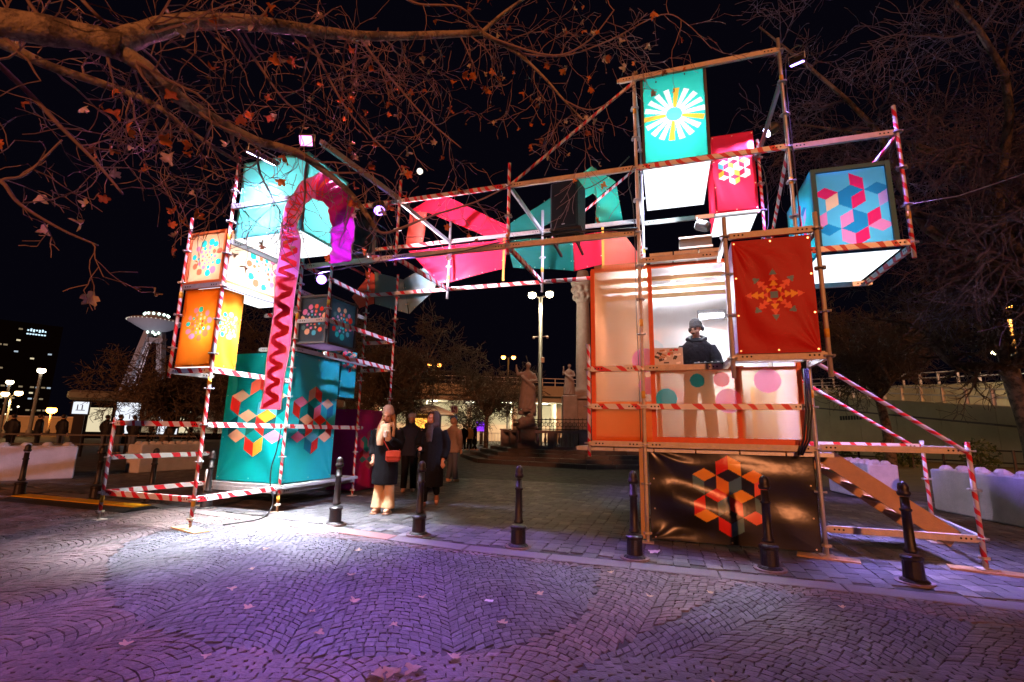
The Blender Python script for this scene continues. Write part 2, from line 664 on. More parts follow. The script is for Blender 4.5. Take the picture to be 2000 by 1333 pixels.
for s_ in stones:
    cs, tn, dz = s_[0], s_[1], s_[2]
    if id(s_) in near:
        e0 = Vector((cs[1][0] - cs[0][0], cs[1][1] - cs[0][1]))
        e1 = Vector((cs[3][0] - cs[0][0], cs[3][1] - cs[0][1]))
        key = (rnd.randrange(5), 0 if inside(FIELD_A, s_[4], s_[5]) or inside(FIELD_B, s_[4], s_[5]) else 1)
        if key not in proto:
            j = lambda: rnd.uniform(-.05, .05)
            v, f = stone_geo([(-.5 + j(), -.5 + j()), (.5 + j(), -.5 + j()), (.5 + j(), .5 + j()), (-.5 + j(), .5 + j())], 0.045)
            me = bpy.data.meshes.new('cobblestone')
            me.from_pydata(v, [], f)
            me.materials.append(SETT)
            ca_ = me.color_attributes.new('tone', 'FLOAT_COLOR', 'POINT')
            t3 = tone_for('red' if key[1] else 'dark')
            for i in range(len(v)):
                ca_.data[i].color = t3 + (1,)
            proto[key] = me
        link('cobblestone', proto[key], ground, (s_[4], s_[5], dz * .6), (0, 0, math.atan2(e0.y, e0.x)), (e0.length, e1.length, 1))
    else:
        v, f = stone_geo(cs, 0.0032 if s_[3] < 5 else 0.0045)
        mb.add([(a, b, c + dz) for a, b, c in v], f)
        tones += [tn] * len(v)
o = mb.build('cobblestones', SETT, ground)
ca_ = o.data.color_attributes.new('tone', 'FLOAT_COLOR', 'POINT')
arr = np.ones((len(tones), 4), dtype=np.float32)
arr[:, :3] = np.array(tones, dtype=np.float32)
ca_.data.foreach_set('color', arr.ravel())
tag(o, kind='stuff')
N_STONES = len(stones)

# flat kerb stones between the two pavings
KERBM = mat('kerb_granite', (0.15, 0.125, 0.13), 0.7, 0, 0.3, 5, 0.4, 50)
KERBR = mat('red_kerb_slab', (0.22, 0.10, 0.09), 0.75, 0, 0.3, 5, 0.4, 50)
kerb = bpy.data.objects.new('kerb', None)
col.objects.link(kerb)
tag(kerb, kind='structure')
u0 = -13.5
i = 0
while u0 < 7.5:
    l = rnd.uniform(.75, 1.15)
    a, b = (u0 + .006, kerb_v(u0 + .006)), (u0 + l - .006, kerb_v(u0 + l - .006))
    mb = MB()
    t = 0.26
    P = [(a[0], a[1]), (b[0], b[1]), (b[0], b[1] + t), (a[0], a[1] + t)]
    g = 0.012
    C_ = ((a[0] + b[0]) / 2, (a[1] + b[1]) / 2 + t / 2)
    inn = [(p[0] + (g if p[0] < C_[0] else -g), p[1] + (g if p[1] < C_[1] else -g)) for p in P]
    vs_ = [p + (-.03,) for p in P] + [p + (.001,) for p in P] + [p + (.008,) for p in inn]
    fs_ = [(8, 9, 10, 11)]
    for q in (0, 4):
        for k in range(4):
            fs_.append((q + k, q + (k + 1) % 4, q + 4 + (k + 1) % 4, q + 4 + k))
    mb.add(vs_, fs_)
    ks = mb.build('kerb_stone', KERBR if -4.9 < u0 < -3.9 else KERBM, kerb)
    u0 += l
    i += 1
# ================================================================== scaffold
mbr = MB()
mbr.lathe([(.026, -.006), (.060, -.006), (.062, 0), (.060, .006), (.026, .006)], 10)
for k in range(4):
    a = k * math.pi / 2 + .4
    mbr.box((.052 * math.cos(a), .052 * math.sin(a), 0), (.026, .03, .022), Matrix.Rotation(a, 3, 'Z'))
_me = mbr.build('rosette', STEEL)
ROSETTE = _me.data
bpy.data.objects.remove(_me)

def standard(th, u, v, z0, z1, m=STEEL, ros=(), tags=()):
    mb = MB()
    n = max(2, int((z1 - z0) / .5))
    mb.tube([(u, v, z0 + (z1 - z0) * i / n) for i in range(n + 1)], .0245, 10, 0, True, True)
    for z in tags:
        mb.tube([(u, v, z - .05), (u, v, z + .05)], .0265, 10, 1)
    o = at(th, mb.build('standard', [m, YTAG], smooth=False))
    for p in o.data.polygons:
        p.use_smooth = len(p.vertices) == 4
    for z in ros:
        link('rosette', ROSETTE, o, (u, v, z), (0, 0, rnd.uniform(0, 1.5)))
    return o
def base_plate(th, u, v, z=0.012, wood=False):
    mb = MB()
    mb.box((u, v, z), (.15, .15, .01))
    mb.tube([(u, v, z), (u, v, z + .16)], .018, 8)
    mb.lathe([(.02, .10), (.055, .10), (.055, .125), (.02, .125)], 6, (u, v, z))
    at(th, mb.build('base_plate', RUST))
    if wood:
        mb = MB()
        mb.box((u, v, .008), (.62, .2, .022), Matrix.Rotation(-.25, 3, 'Z'), bev=.004)
        at(th, mb.build('sole_board', PLYWOOD))
def ledger(th, p0, p1, m=STEEL, h=.072, w=.045, holes=True, name='ledger'):
    mb = MB()
    p0, p1 = Vector(p0), Vector(p1)
    t = (p1 - p0).normalized()
    mb.beam(p0 + t * .04, p1 - t * .04, w, h)
    mb.beam(p0, p0 + t * .04, w * .7, h * .7)
    mb.beam(p1 - t * .04, p1, w * .7, h * .7)
    if holes:
        s = t.cross(Vector((0, 0, 1))).normalized()
        up_ = s.cross(t)
        for side in (1, -1):
            for base, sg in ((p0, 1), (p1, -1)):
                for k in range(3):
                    c = base + t * sg * (.10 + .045 * k) + s * side * (w / 2 + .0015)
                    vs_ = [c + (t * math.cos(a) + up_ * math.sin(a)) * .012 for a in (2 * math.pi * q / 6 for q in range(6))]
                    mb.add(vs_, [tuple(range(6)) if side > 0 else tuple(range(5, -1, -1))], 1)
    return at(th, mb.build(name, [m, HOLE]))
def brace(th, p0, p1, m=STEEL, r_=.024):
    mb = MB()
    p0, p1 = Vector(p0), Vector(p1)
    mb.tube([p0.lerp(p1, i / 6) for i in range(7)], r_, 8, 0, True, True)
    return at(th, mb.build('diagonal_brace', m, smooth=False))

FV, BV = 6.79, 8.76                     # front and back lines of the frame
AU, AV_ = -6.14, 5.17                   # corner standard of the left tower
CV = 6.70
DU, EU, FU = -0.30, 1.70, 2.94
ZR = 1.24                               # deck level of the right tower
zr = lambda k: ZR + .5 * k

# ---- left tower
lt = thing('scaffold_tower', (AU, CV, 0), 'scaffold tower hung with orange, teal and dotted boxes and a zigzag ribbon', 'scaffold')
standard(lt, AU, AV_, .10, 5.45, TAPE, [z for z in (.39, .89, 1.39, 1.89, 2.39, 2.89, 3.39, 3.89, 4.39, 4.89)], [.35, 2.0, 4.15])
standard(lt, AU - 1.76, AV_, .10, 1.47, TAPE, [.39, .89, 1.39], [.3])
standard(lt, AU, CV, .10, 4.6, TAPE, [.39, .89, 1.39, 1.89, 2.39, 2.89, 3.39, 3.89, 4.24], [.22, 3.3])
standard(lt, AU - .80, AV_, 2.05, 4.55, TAPE, [2.5, 3.0, 3.5, 4.0], [3.3])
standard(lt, -6.27, 8.88, .05, 5.0, TAPE, [.39, .89, 1.39, 1.89, 2.39, 2.89, 3.39, 3.89, 4.39])
standard(lt, -5.50, 8.84, 1.75, 4.7, TAPE, [2.0, 2.6, 3.2, 3.7, 4.2])
standard(lt, -5.50, CV, 3.05, 4.30, TAPE, [3.4, 3.9], [3.5])
standard(lt, AU - 1.62, 6.72, .10, .62, STEEL, [.39])
for u, v, w in ((AU, AV_, True), (AU - 1.76, AV_, False), (AU, CV, False), (-6.27, 8.88, False), (AU - 1.62, 6.72, False)):
    base_plate(lt, u, v, .012 if not w else .028, w)
for z, m in ((.39, TAPE2), (1.39, TAPE2)):
    ledger(lt, (AU - 1.76, AV_, z), (AU, AV_, z), m)
    ledger(lt, (AU, AV_, z), (AU, CV, z), m)
ledger(lt, (AU, CV, 1.39), (AU, 8.88, 1.39), TAPE2)
ledger(lt, (AU - 1.76, AV_, .39), (AU - 1.62, 6.72, .39), TAPE2)
ledger(lt, (AU - 1.76, AV_, .89), (AU - 1.62, 6.72, .89), TAPE2)
ledger(lt, (AU - 1.62, 6.72, .33), (AU, CV, .33), STEEL)
ledger(lt, (AU, CV, .33), (-6.27, 8.88, .33), STEEL, .10)
for z in (2.15, 3.42):
    ledger(lt, (AU - .80, AV_, z), (AU, AV_, z), TAPE2 if z < 3 else STEEL)
    ledger(lt, (AU, AV_, z), (AU, CV, z), TAPE2 if z < 3 else STEEL)
ledger(lt, (AU - .80, AV_, 2.15), (AU - .80, 5.9, 2.15), STEEL)
ledger(lt, (AU - .80, 6.78, 3.36), (AU, CV, 3.36), TAPE2)
ledger(lt, (AU - .75, CV, 2.72), (AU, CV, 2.72), STEEL)
ledger(lt, (AU, CV, 3.2), (-5.50, CV, 3.2), STEEL)
ledger(lt, (-5.50, CV, 3.2), (-5.50, 8.84, 3.2), TAPE2)
ledger(lt, (AU, CV, 2.72), (AU, 8.88, 2.72), STEEL)
ledger(lt, (-6.27, 8.88, 2.6), (-5.5, 8.84, 2.6), TAPE2)
ledger(lt, (-6.27, 8.88, 3.2), (-5.5, 8.84, 3.2), TAPE2)
ledger(lt, (-5.50, CV, 2.62), (-5.50, 8.84, 2.62), TAPE2)
ledger(lt, (AU, CV, 3.75), (-6.27, 8.88, 3.75), STEEL)
ledger(lt, (AU - .9, CV, 3.75), (AU, CV, 3.75), STEEL)
ledger(lt, (AU, CV, 4.24), (-6.27, 8.88, 4.24), TAPE2)
ledger(lt, (AU, AV_, 4.10), (AU, CV, 4.10), STEEL)
ledger(lt, (AU, AV_ - .02, 4.62), (-4.86, AV_ - .02, 4.62), STEEL)
ledger(lt, (-4.63, 5.15, 5.44), (-4.29, FV, 5.30), STEEL, .09)
# platform under the teal box
mb = MB()
mb.box((-6.95, 7.75, .395), (1.75, 2.0, .05))
at(lt, mb.build('platform', mat('platform_board', (0.42, 0.42, 0.45), .7, .1, .3, 8, .3, 40)))
mb = MB()
mb.box((-6.95, 6.73, .36), (1.72, .03, .12))
at(lt, mb.build('platform_edge', STEEL))

# ---- bridge between the towers
br = thing('scaffold_bridge', (-2.29, FV, 4.2), 'scaffold bridge with red taped rails carrying folded fabric between two towers', 'scaffold')
for u in (-2.29, -4.29):
    standard(br, u, FV, 4.10, 5.66, TAPE, [4.24, 4.74, 5.26])
for u in (-2.23, -4.25):
    standard(br, u, BV, 4.05, 5.75, STEEL, [4.25, 4.75, 5.28], [4.5])
xs = [DU, -2.29, -4.29, AU]
for a, b in zip(xs, xs[1:]):
    ledger(br, (b, FV, 5.26), (a, FV, 5.26), RUST if a == DU else TAPE)
    ledger(br, (b, FV, 4.24), (a, FV, 4.24), RUST, .085)
xs = [DU, -2.23, -4.25, -6.27]
for a, b in zip(xs, xs[1:]):
    ledger(br, (b, BV, 5.30), (a, BV, 5.30), STEEL if b > -6 else TAPE2)
    ledger(br, (b, BV, 4.25), (a, BV, 4.25), TAPE2)
for a, b in ((-2.29, -2.23), (-4.29, -4.25)):
    ledger(br, (a, FV, 5.26), (b, BV, 5.28), STEEL)
    ledger(br, (a, FV, 4.24), (b, BV, 4.25), TAPE2)
brace(br, (-2.29, FV, 5.26), (DU, FV, 6.70), TAPE)
brace(br, (-2.23, BV, 5.0), (DU, BV, 6.45), TAPE)
for u in (-3.05, -1.05):                      # orange straps in front of the cloth
    mb = MB()
    mb.box((u, BV + .04, 4.85), (.045, .012, 1.0))
    at(br, mb.build('strap', mat('orange_strap', (0.85, 0.40, 0.06), .6)))
mb = MB()
pts = [(-6.1, 6.72, 4.05), (-4.6, 6.72, 4.16), (-3.0, 6.72, 4.2), (-2.3, 6.72, 4.3), (-1.3, 6.72, 4.33), (-.3, 6.72, 4.28)]
mb.tube(pts, .011, 6)
at(br, mb.build('cable', BLACKM, smooth=True))

# ---- right tower
rt = thing('scaffold_tower', (EU, FV, 0), 'scaffold tower with raised music booth, stair frame and patterned boxes above a black banner', 'scaffold')
standard(rt, DU, FV, .05, 6.85, RUST, [zr(k) for k in range(-1, 12)], [2.9, 6.2, 1.9])
standard(rt, EU, FV, .05, 6.95, STEEL, [zr(k) for k in list(range(-1, 2)) + list(range(5, 12))], [1.9, 4.75, 6.3])
standard(rt, FU, FV, 3.55, 5.62, TAPE, [zr(5), zr(6), zr(7), zr(8)], [4.1])
standard(rt, EU, 5.97, 2.02, 3.92, RUST, [2.25, 2.75, 3.25, 3.72], [2.5])
standard(rt, .74, 5.97, 2.02, 3.97, RUST, [2.25, 2.75, 3.25, 3.72])
standard(rt, -1.04, FV, 1.06, 2.62, TAPE, [1.24, 1.74, 2.26])
standard(rt, DU, BV, .05, 6.9, STEEL, [zr(k) for k in range(5, 12)], [4.7])
standard(rt, EU + .02, BV, .05, 6.6, TAPE, [zr(k) for k in range(0, 11)], [4.6])
standard(rt, 3.18, FV, .05, 1.36, TAPE, [.34, .84, 1.26])
standard(rt, 3.40, 8.36, .05, 1.36, TAPE, [.34, .84, 1.26])
for u, v, w in ((DU, FV, False), (EU + .01, FV, True), (3.18, FV, True), (3.40, 8.36, False), (DU, BV, False), (EU + .02, BV, False)):
    base_plate(rt, u, v, .012 if not w else .028, w)
ledger(rt, (DU - .25, FV - .03, 6.74), (EU, FV - .03, 6.74), RUST)
ledger(rt, (DU, FV - .03, 5.24), (EU, FV - .03, 5.24), TAPE)
ledger(rt, (EU, FV, 5.24), (FU, FV, 5.24), RUST)
ledger(rt, (EU, FV - .03, 3.74), (FU, FV - .03, 3.74), TAPE)
ledger(rt, (EU, FV, 3.74), (EU, BV, 3.74), STEEL)
ledger(rt, (FU, FV, 3.70), (FU + .02, 8.35, 3.70), TAPE2)
ledger(rt, (EU, 8.35, 3.70), (FU + .1, 8.35, 3.70), STEEL)
ledger(rt, (EU, FV, 6.3), (EU + .02, BV, 6.3), STEEL)
brace(rt, (EU, FV, 5.24), (EU + .02, BV, 4.3), TAPE)
brace(rt, (FU, FV, 5.2), (FU - .55, 8.0, 4.6), TAPE)
ledger(rt, (.74, 5.97, 3.72), (EU, 5.97, 3.72), RUST)
ledger(rt, (.74, 5.97, 2.26), (EU, 5.97, 2.26), RUST, .085)
for u in (.74, EU):
    ledger(rt, (u, 5.97, 2.26), (u, FV, 2.26), STEEL)
    ledger(rt, (u, 5.97, 3.72), (u, FV, 3.72), STEEL)
ledger(rt, (-1.04, FV - .03, 2.26), (DU, FV - .03, 2.26), TAPE2)
ledger(rt, (DU, FV - .03, 2.26), (.74, FV - .03, 2.26), RUST)
ledger(rt, (-1.04, FV - .03, 1.74), (DU, FV - .03, 1.74), TAPE2)
ledger(rt, (DU, FV - .03, 1.74), (EU, FV - .03, 1.74), TAPE2)
ledger(rt, (-1.04, FV - .03, ZR), (DU, FV - .03, ZR), RUST)
ledger(rt, (DU, FV - .03, ZR), (EU, FV - .03, ZR), RUST)
ledger(rt, (DU, FV - .02, 3.80), (.74, FV - .02, 3.80), RUST)
ledger(rt, (EU, FV, 1.26), (3.18, FV, 1.26), RUST)
ledger(rt, (EU, 8.36, 1.28), (3.40, 8.36, 1.28), TAPE2)
ledger(rt, (EU, FV, .33), (3.18, FV, .33), RUST)
ledger(rt, (3.18, FV, .33), (3.40, 8.36, .33), STEEL)
ledger(rt, (3.18, FV, 1.26), (3.40, 8.36, 1.26), RUST)
brace(rt, (1.80, FV - .03, 2.27), (3.16, FV - .03, 1.24), TAPE)
brace(rt, (1.90, 8.36, 2.27), (3.27, 8.36, 1.30), TAPE)
ledger(rt, (DU, BV, 5.24), (EU, BV, 5.24), STEEL)
ledger(rt, (DU, BV, 6.3), (EU, BV, 6.3), STEEL)
ledger(rt, (DU, FV, 6.74), (DU, BV, 6.74), STEEL)
ledger(rt, (DU, FV, 5.24), (DU, BV, 5.24), STEEL)
ledger(rt, (DU, FV, 4.24), (DU, BV, 4.24), TAPE2)
# decks
mb = MB()
for k in range(6):
    mb.box((.33 + (-1.3 + k * .52) * 1.0, 7.75, ZR - .07), (.50, 1.9, .05))
dk = at(rt, mb.build('deck', STEEL))
mb = MB()
mb.box((.33, FV + .03, ZR - .055), (2.7, .02, .035))
at(rt, mb.build('deck_edge', mat('frayed_edge', (.3, .2, .1), .9, 0, .8, 60, .6, 60)))
for k in range(3):
    mb = MB()
    mb.box((.10 + .33 * k - .1, 7.35, 3.885), (.31, 1.1, .045))
    at(rt, mb.build('plank', RUST))
for a, n in ((FV + .25, 0), (8.05, 1)):           # stair stringers and treads
    mb = MB()
    mb.beam((1.78, a, 1.20), (3.05, a, .27), .05, .20)
    at(rt, mb.build('stair_stringer', PLYWOOD))
for k in range(5):
    f = (k + .6) / 5.4
    mb = MB()
    mb.box((1.78 + 1.27 * f, (FV + .25 + 8.05) / 2, 1.20 - .93 * f + .02), (.24, 1.0, .035), bev=.004)
    at(rt, mb.build('stair_tread', PLYWOOD))
mb = MB()
for q in range(3):
    mb.tube([(1.62 + .02 * q, 6.68, 2.2), (1.60 + .03 * q, 6.67, 1.7), (1.55 + .03 * q, 6.68, 1.35), (1.48 + .02 * q, 6.70, 1.16)], .012, 6)
at(rt, mb.build('cable', BLACKM, smooth=True))

# ================================================================== printed cloth
TEAL = (0.0, 0.33, 0.34)
C = {
 'teal': TEAL, 'cyan': (0.02, 0.52, 0.58), 'dteal': (0.0, 0.09, 0.11), 'sea': (0.03, 0.55, 0.44), 'aqua': (0.14, 0.60, 0.58), 'dsea': (0.01, 0.16, 0.14),
 'orange': (0.90, 0.28, 0.02), 'amber': (0.95, 0.42, 0.04), 'red': (0.72, 0.025, 0.015), 'dred': (0.46, 0.008, 0.006), 'coral': (0.90, 0.15, 0.08),
 'pink': (0.85, 0.22, 0.42), 'peach': (0.92, 0.50, 0.30), 'magenta': (0.85, 0.03, 0.34), 'hotpink': (0.80, 0.015, 0.10), 'crimson': (.78, .02, .06),
 'blue': (0.01, 0.22, 0.42), 'sky': (0.10, 0.48, 0.66), 'lilac': (0.55, 0.30, 0.62), 'cream': (0.88, 0.74, 0.55), 'white': (0.88, 0.87, 0.85),
 'ice': (.62, .80, .88), 'blush': (.86, .62, .74), 'slate': (0.03, 0.055, 0.075), 'black': (0.014, 0.012, 0.012), 'grey': (0.16, 0.27, 0.30), 'steelblue': (0.09, 0.20, 0.22),
}
def F(n, kind='cloth'):
    if kind == 'thin':
        return fabric('thin_cloth_' + n, C[n], .62, .5, .15)
    if kind == 'under':
        return glow('lit_diffuser', (.93, .96, 1.0), 1.7)
    if kind == 'print':
        return fabric('print_' + n, C[n], .5, .5, .2)
    if kind == 'thick':
        return fabric('banner_' + n, C[n], .12, .42, .4)
    if kind == 'vinyl':
        return fabric('vinyl_' + n, C[n], .02, .31, .5)
    return fabric('cloth_' + n, C[n], .40, .45, .25)

N6 = [(0, 1), (.866, .5), (.866, -.5), (0, -1), (-.866, -.5), (-.866, .5)]   # N NE SE S SW NW
def hex_flower(cols, e):
    """six rhombi round the middle and six cubes of three rhombi outside; cols: 6 + 18 names or None"""
    out = []
    P = lambda i, k=1: (N6[i % 6][0] * k * e, N6[i % 6][1] * k * e)
    ad = lambda *ps: (sum(p[0] for p in ps), sum(p[1] for p in ps))
    for i in range(6):
        if cols[i]:
            out.append(([(0, 0), P(i), ad(P(i), P(i + 1)), P(i + 1)], cols[i]))
    for i in range(6):
        h = P(i, 2)
        base = [0, 2, 4] if i % 2 == 0 else [1, 3, 5]
        for q, b in enumerate(base):
            a0 = b if i % 2 == 0 else b - 0
            c_ = cols[6 + i * 3 + q]
            if c_:
                out.append(([h, ad(h, P(a0 + (0 if i % 2 == 0 else 0))), ad(h, P(a0), P(a0 + 2)), ad(h, P(a0 + 2))], c_))
    return out
def discs(seed, rr, cols, dot=.055):
    r2 = random.Random(seed)
    out = []
    for ring, (rad, n, d_) in enumerate(((rr * .16, 4, rr * .06), (rr * .38, 8, rr * .085), (rr * .64, 10, rr * .12), (rr, 11, rr * .215))):
        for k in range(n):
            a = 2 * math.pi * (k + .5 * ring) / n + r2.uniform(-.1, .1)
            q = d_ * r2.uniform(.75, 1.15)
            x, y = rad * math.cos(a), rad * math.sin(a)
            out.append(([(x + q * math.cos(t), y + q * math.sin(t)) for t in (2 * math.pi * i / 12 for i in range(12))], cols[r2.randrange(len(cols))]))
    return out
def burst(r0, r1, w):
    out = []
    for k in range(18):
        a = 2 * math.pi * k / 18 + .06
        ca, sa = math.cos(a), math.sin(a)
        q = lambda r_, s: (r_ * ca - s * sa, r_ * sa + s * ca)
        out.append(([q(r0, -w * .5), q(r1, -w), q(r1, w), q(r0, w * .5)], 'amber' if k in (4, 9, 13, 17) else 'white'))
    out.append(([(r0 * 1.05 * math.cos(t), r0 * 1.05 * math.sin(t)) for t in (2 * math.pi * i / 20 for i in range(20))], 'sky'))
    return out

def wrinkle(seed, amp):
    r2 = random.Random(seed)
    w = [(r2.uniform(1, 5), r2.uniform(1, 5), r2.uniform(0, 6), r2.uniform(.3, 1)) for _ in range(5)]
    fan = [(r2.choice((0, 1)), r2.choice((0, 1)), r2.uniform(6, 12), r2.uniform(0, 6)) for _ in range(2)]
    def f(s, t):
        e = np.minimum(1, 6 * np.minimum(np.minimum(s, 1 - s), np.minimum(t, 1 - t)) + .12)
        z = sum(a * np.sin(fx * s * 3 + fy * t * 3 + ph) for fx, fy, ph, a in w) * .35
        for cx, cy, fr, ph in fan:                         # creases that run from the tied corners
            dx, dy = s - cx, t - cy
            z = z + .55 * np.sin(np.arctan2(dy, dx) * fr + ph) * np.exp(-3 * np.hypot(dx, dy))
        return amp * e * z
    return f
def in_poly(poly, X, Y):
    c = np.zeros(X.shape, bool)
    for (a, b), (e, f) in zip(poly, poly[1:] + poly[:1]):
        if b == f:
            continue
        c ^= ((b > Y) != (f > Y)) & (X < (e - a) * (Y - b) / (f - b) + a)
    return c
def panel(parent, name, O, S, T, Nn, m, seed=0, amp=.008, prints=(), pk='print', pc=(.5, .5), nx=14, ny=18, eyelets=True, res=.0085):
    """a stretched sheet with folds; prints are flat colour patches on it"""
    O, S, T, Nn = Vector(O), Vector(S), Vector(T), Vector(Nn).normalized()
    w = wrinkle(seed, amp)
    sl, tl = S.length, T.length
    Su, Tu = S.normalized(), T.normalized()
    def P(s, t, h=0):
        return O + S * s + T * t + Nn * (float(w(s, t)) + h)
    if prints:
        nx, ny = int(sl / res), int(tl / res)
    gs, gt_ = np.meshgrid(np.linspace(0, 1, nx + 1), np.linspace(0, 1, ny + 1))
    gs, gt_ = gs.ravel(), gt_.ravel()
    W = w(gs, gt_)
    V_ = np.array(O)[None] + gs[:, None] * np.array(S)[None] + gt_[:, None] * np.array(T)[None] + W[:, None] * np.array(Nn)[None]
    idx = (np.arange(ny)[:, None] * (nx + 1) + np.arange(nx)[None]).ravel()
    Fq = np.stack([idx, idx + 1, idx + nx + 2, idx + nx + 1], 1)
    me = bpy.data.meshes.new(name)
    me.vertices.add(len(V_))
    me.vertices.foreach_set('co', V_.astype(np.float32).ravel())
    me.loops.add(Fq.size)
    me.loops.foreach_set('vertex_index', Fq.astype(np.int32).ravel())
    me.polygons.add(len(Fq))
    me.polygons.foreach_set('loop_start', np.arange(0, Fq.size, 4, dtype=np.int32))
    me.polygons.foreach_set('use_smooth', np.ones(len(Fq), bool))
    me.update(calc_edges=True)
    if prints:
        c0, tr_, ro, gl, th_, tc_ = FABP[m.name]
        m = fabric('printed_' + m.name, c0, tr_, ro, gl, th_, tc_, True)
        cols_ = np.ones((len(V_), 4), np.float32)
        cols_[:, :3] = c0
        cols_[:, 3] = th_
        X, Y = (gs - pc[0]) * sl, (gt_ - pc[1]) * tl
        for poly, cn in prints:
            k = in_poly(poly, X, Y)
            cols_[k, :3] = C[cn]
            cols_[k, 3] = th_ * .25
        ca = me.color_attributes.new('tint', 'FLOAT_COLOR', 'POINT')
        ca.data.foreach_set('color', cols_.ravel())
    me.materials.append(m)
    o = link(name, me)
    at(parent, o)
    if eyelets:
        mb = MB()
        for s, t in [(x, y) for x in (.03, .5, .97) for y in (.025, .975)] + [(x, y) for x in (.03, .97) for y in (.33, .66)]:
            c = P(s, t, .004)
            vs_ = [c + (Su * math.cos(a) + Tu * math.sin(a)) * .011 for a in (2 * math.pi * q / 8 for q in range(8))]
            mb.add(vs_, [tuple(range(8))])
        e = mb.build('eyelets', mat('brass_eyelet', (.7, .6, .45), .3, .8))
        e.parent = o
        tag(e, kind='stuff')
    return o

def light_box(name, label, u0, u1, v0, v1, z0, z1, faces, frame, prints=None, energy=0, lcol=(1, 1, 1), lpos=None, seed=1, amp=.008, kind='cloth', bar=.04, pk='print', lrad=.12, pcs=None, mid=False, group=None, down=0, dspot=120, trim=0, dcol=None):
    """timber frame clad with cloth; faces: dict front/right/left/back/bottom/top -> material"""
    th = thing(name, ((u0 + u1) / 2, (v0 + v1) / 2, z0), label, 'light box' if energy else 'box', group)
    du, dv, dz = u1 - u0, v1 - v0, z1 - z0
    defs = {
        'front': ((u0, v0, z0), (du, 0, 0), (0, 0, dz), (0, -1, 0)),
        'right': ((u1, v0, z0), (0, dv, 0), (0, 0, dz), (1, 0, 0)),
        'back': ((u1, v1, z0), (-du, 0, 0), (0, 0, dz), (0, 1, 0)),
        'left': ((u0, v1, z0), (0, -dv, 0), (0, 0, dz), (-1, 0, 0)),
        'bottom': ((u0, v1, z0), (du, 0, 0), (0, -dv, 0), (0, 0, -1)),
        'top': ((u0, v0, z1), (du, 0, 0), (0, dv, 0), (0, 0, 1)),
    }
    prints = prints or {}
    pcs = pcs or {}
    for i, (fn, m) in enumerate(faces.items()):
        O, S, T, Nn = defs[fn]
        panel(th, fn + '_panel', O, S, T, Nn, m, seed * 10 + i, amp if fn not in ('bottom', 'top') else .004, prints.get(fn, ()), pk, pcs.get(fn, (.5, .5)), eyelets=fn in ('front', 'right'))
    b = bar
    g = .006 + b / 2
    for (a0, b0) in ((u0 + g, v0 + g), (u1 - g, v0 + g), (u1 - g, v1 - g), (u0 + g, v1 - g)):
        mb = MB()
        mb.box((a0, b0, (z0 + z1) / 2), (b, b, dz - .012))
        at(th, mb.build('frame_post', frame))
    for z in (z0 + g, z1 - g):
        for y in (v0 + g, v1 - g):
            mb = MB()
            mb.box(((u0 + u1) / 2, y, z), (du - 2 * b - .012, b * .97, b * .97))
            at(th, mb.build('frame_rail', frame))
        for x in (u0 + g, u1 - g):
            mb = MB()
            mb.box((x, (v0 + v1) / 2, z), (b * .97, dv - 2 * b - .012, b * .97))
            at(th, mb.build('frame_rail', frame))
    if trim:
        for (x, w_) in ((u0 + trim / 2, trim), (u1 - trim / 2, trim)):
            mb = MB()
            mb.box((x, v0 - .022, (z0 + z1) / 2), (w_, .03, dz))
            at(th, mb.build('edge_trim', frame))
        for z in (z0 + trim / 2, z1 - trim / 2):
            mb = MB()
            mb.box(((u0 + u1) / 2, v0 - .02, z), (du - 2 * trim - .004, .03, trim))
            at(th, mb.build('edge_trim', frame))
        if 'right' in faces and u1 < 0:
            for z in (z0 + trim / 2, z1 - trim / 2):
                mb = MB()
                mb.box((u1 + .02, (v0 + v1) / 2, z), (.03, dv - .01, trim))
                at(th, mb.build('edge_trim', frame))
            for y in (v0 + trim / 2, v1 - trim / 2):
                mb = MB()
                mb.box((u1 + .018, y, (z0 + z1) / 2), (.03, trim, dz - 2 * trim - .004))
                at(th, mb.build('edge_trim', frame))
    if energy:
        lp = lpos or ((u0 + u1) / 2, (v0 + v1) / 2, (z0 + z1) / 2)
        lamp('box_lamp', 'POINT', lp, energy, lcol, th, size=lrad)
    if down:                               # the diffuser under the box throws its light on the ground
        lamp('down_lamp', 'AREA', ((u0 + u1) / 2, (v0 + v1) / 2, z0 - .014), down, dcol or lcol, th, ((u0 + u1) / 2, (v0 + v1) / 2, z0 - 2), (du - .1, dv - .1))
    return th

COOL = (0.86, 0.92, 1.0)
WARMW = (1.0, 0.90, 0.75)
VIOL = (0.50, 0.42, 1.0)
DARKWOOD = mat('dark_box_frame', (0.05, 0.05, 0.055), .6)
ORWOOD = mat('orange_box_frame', (0.55, 0.12, 0.02), .6)
WHITEWOOD = mat('pale_box_frame', (0.62, 0.56, 0.48), .6)
BLUEWOOD = mat('blue_box_frame', (0.01, 0.14, 0.22), .6)

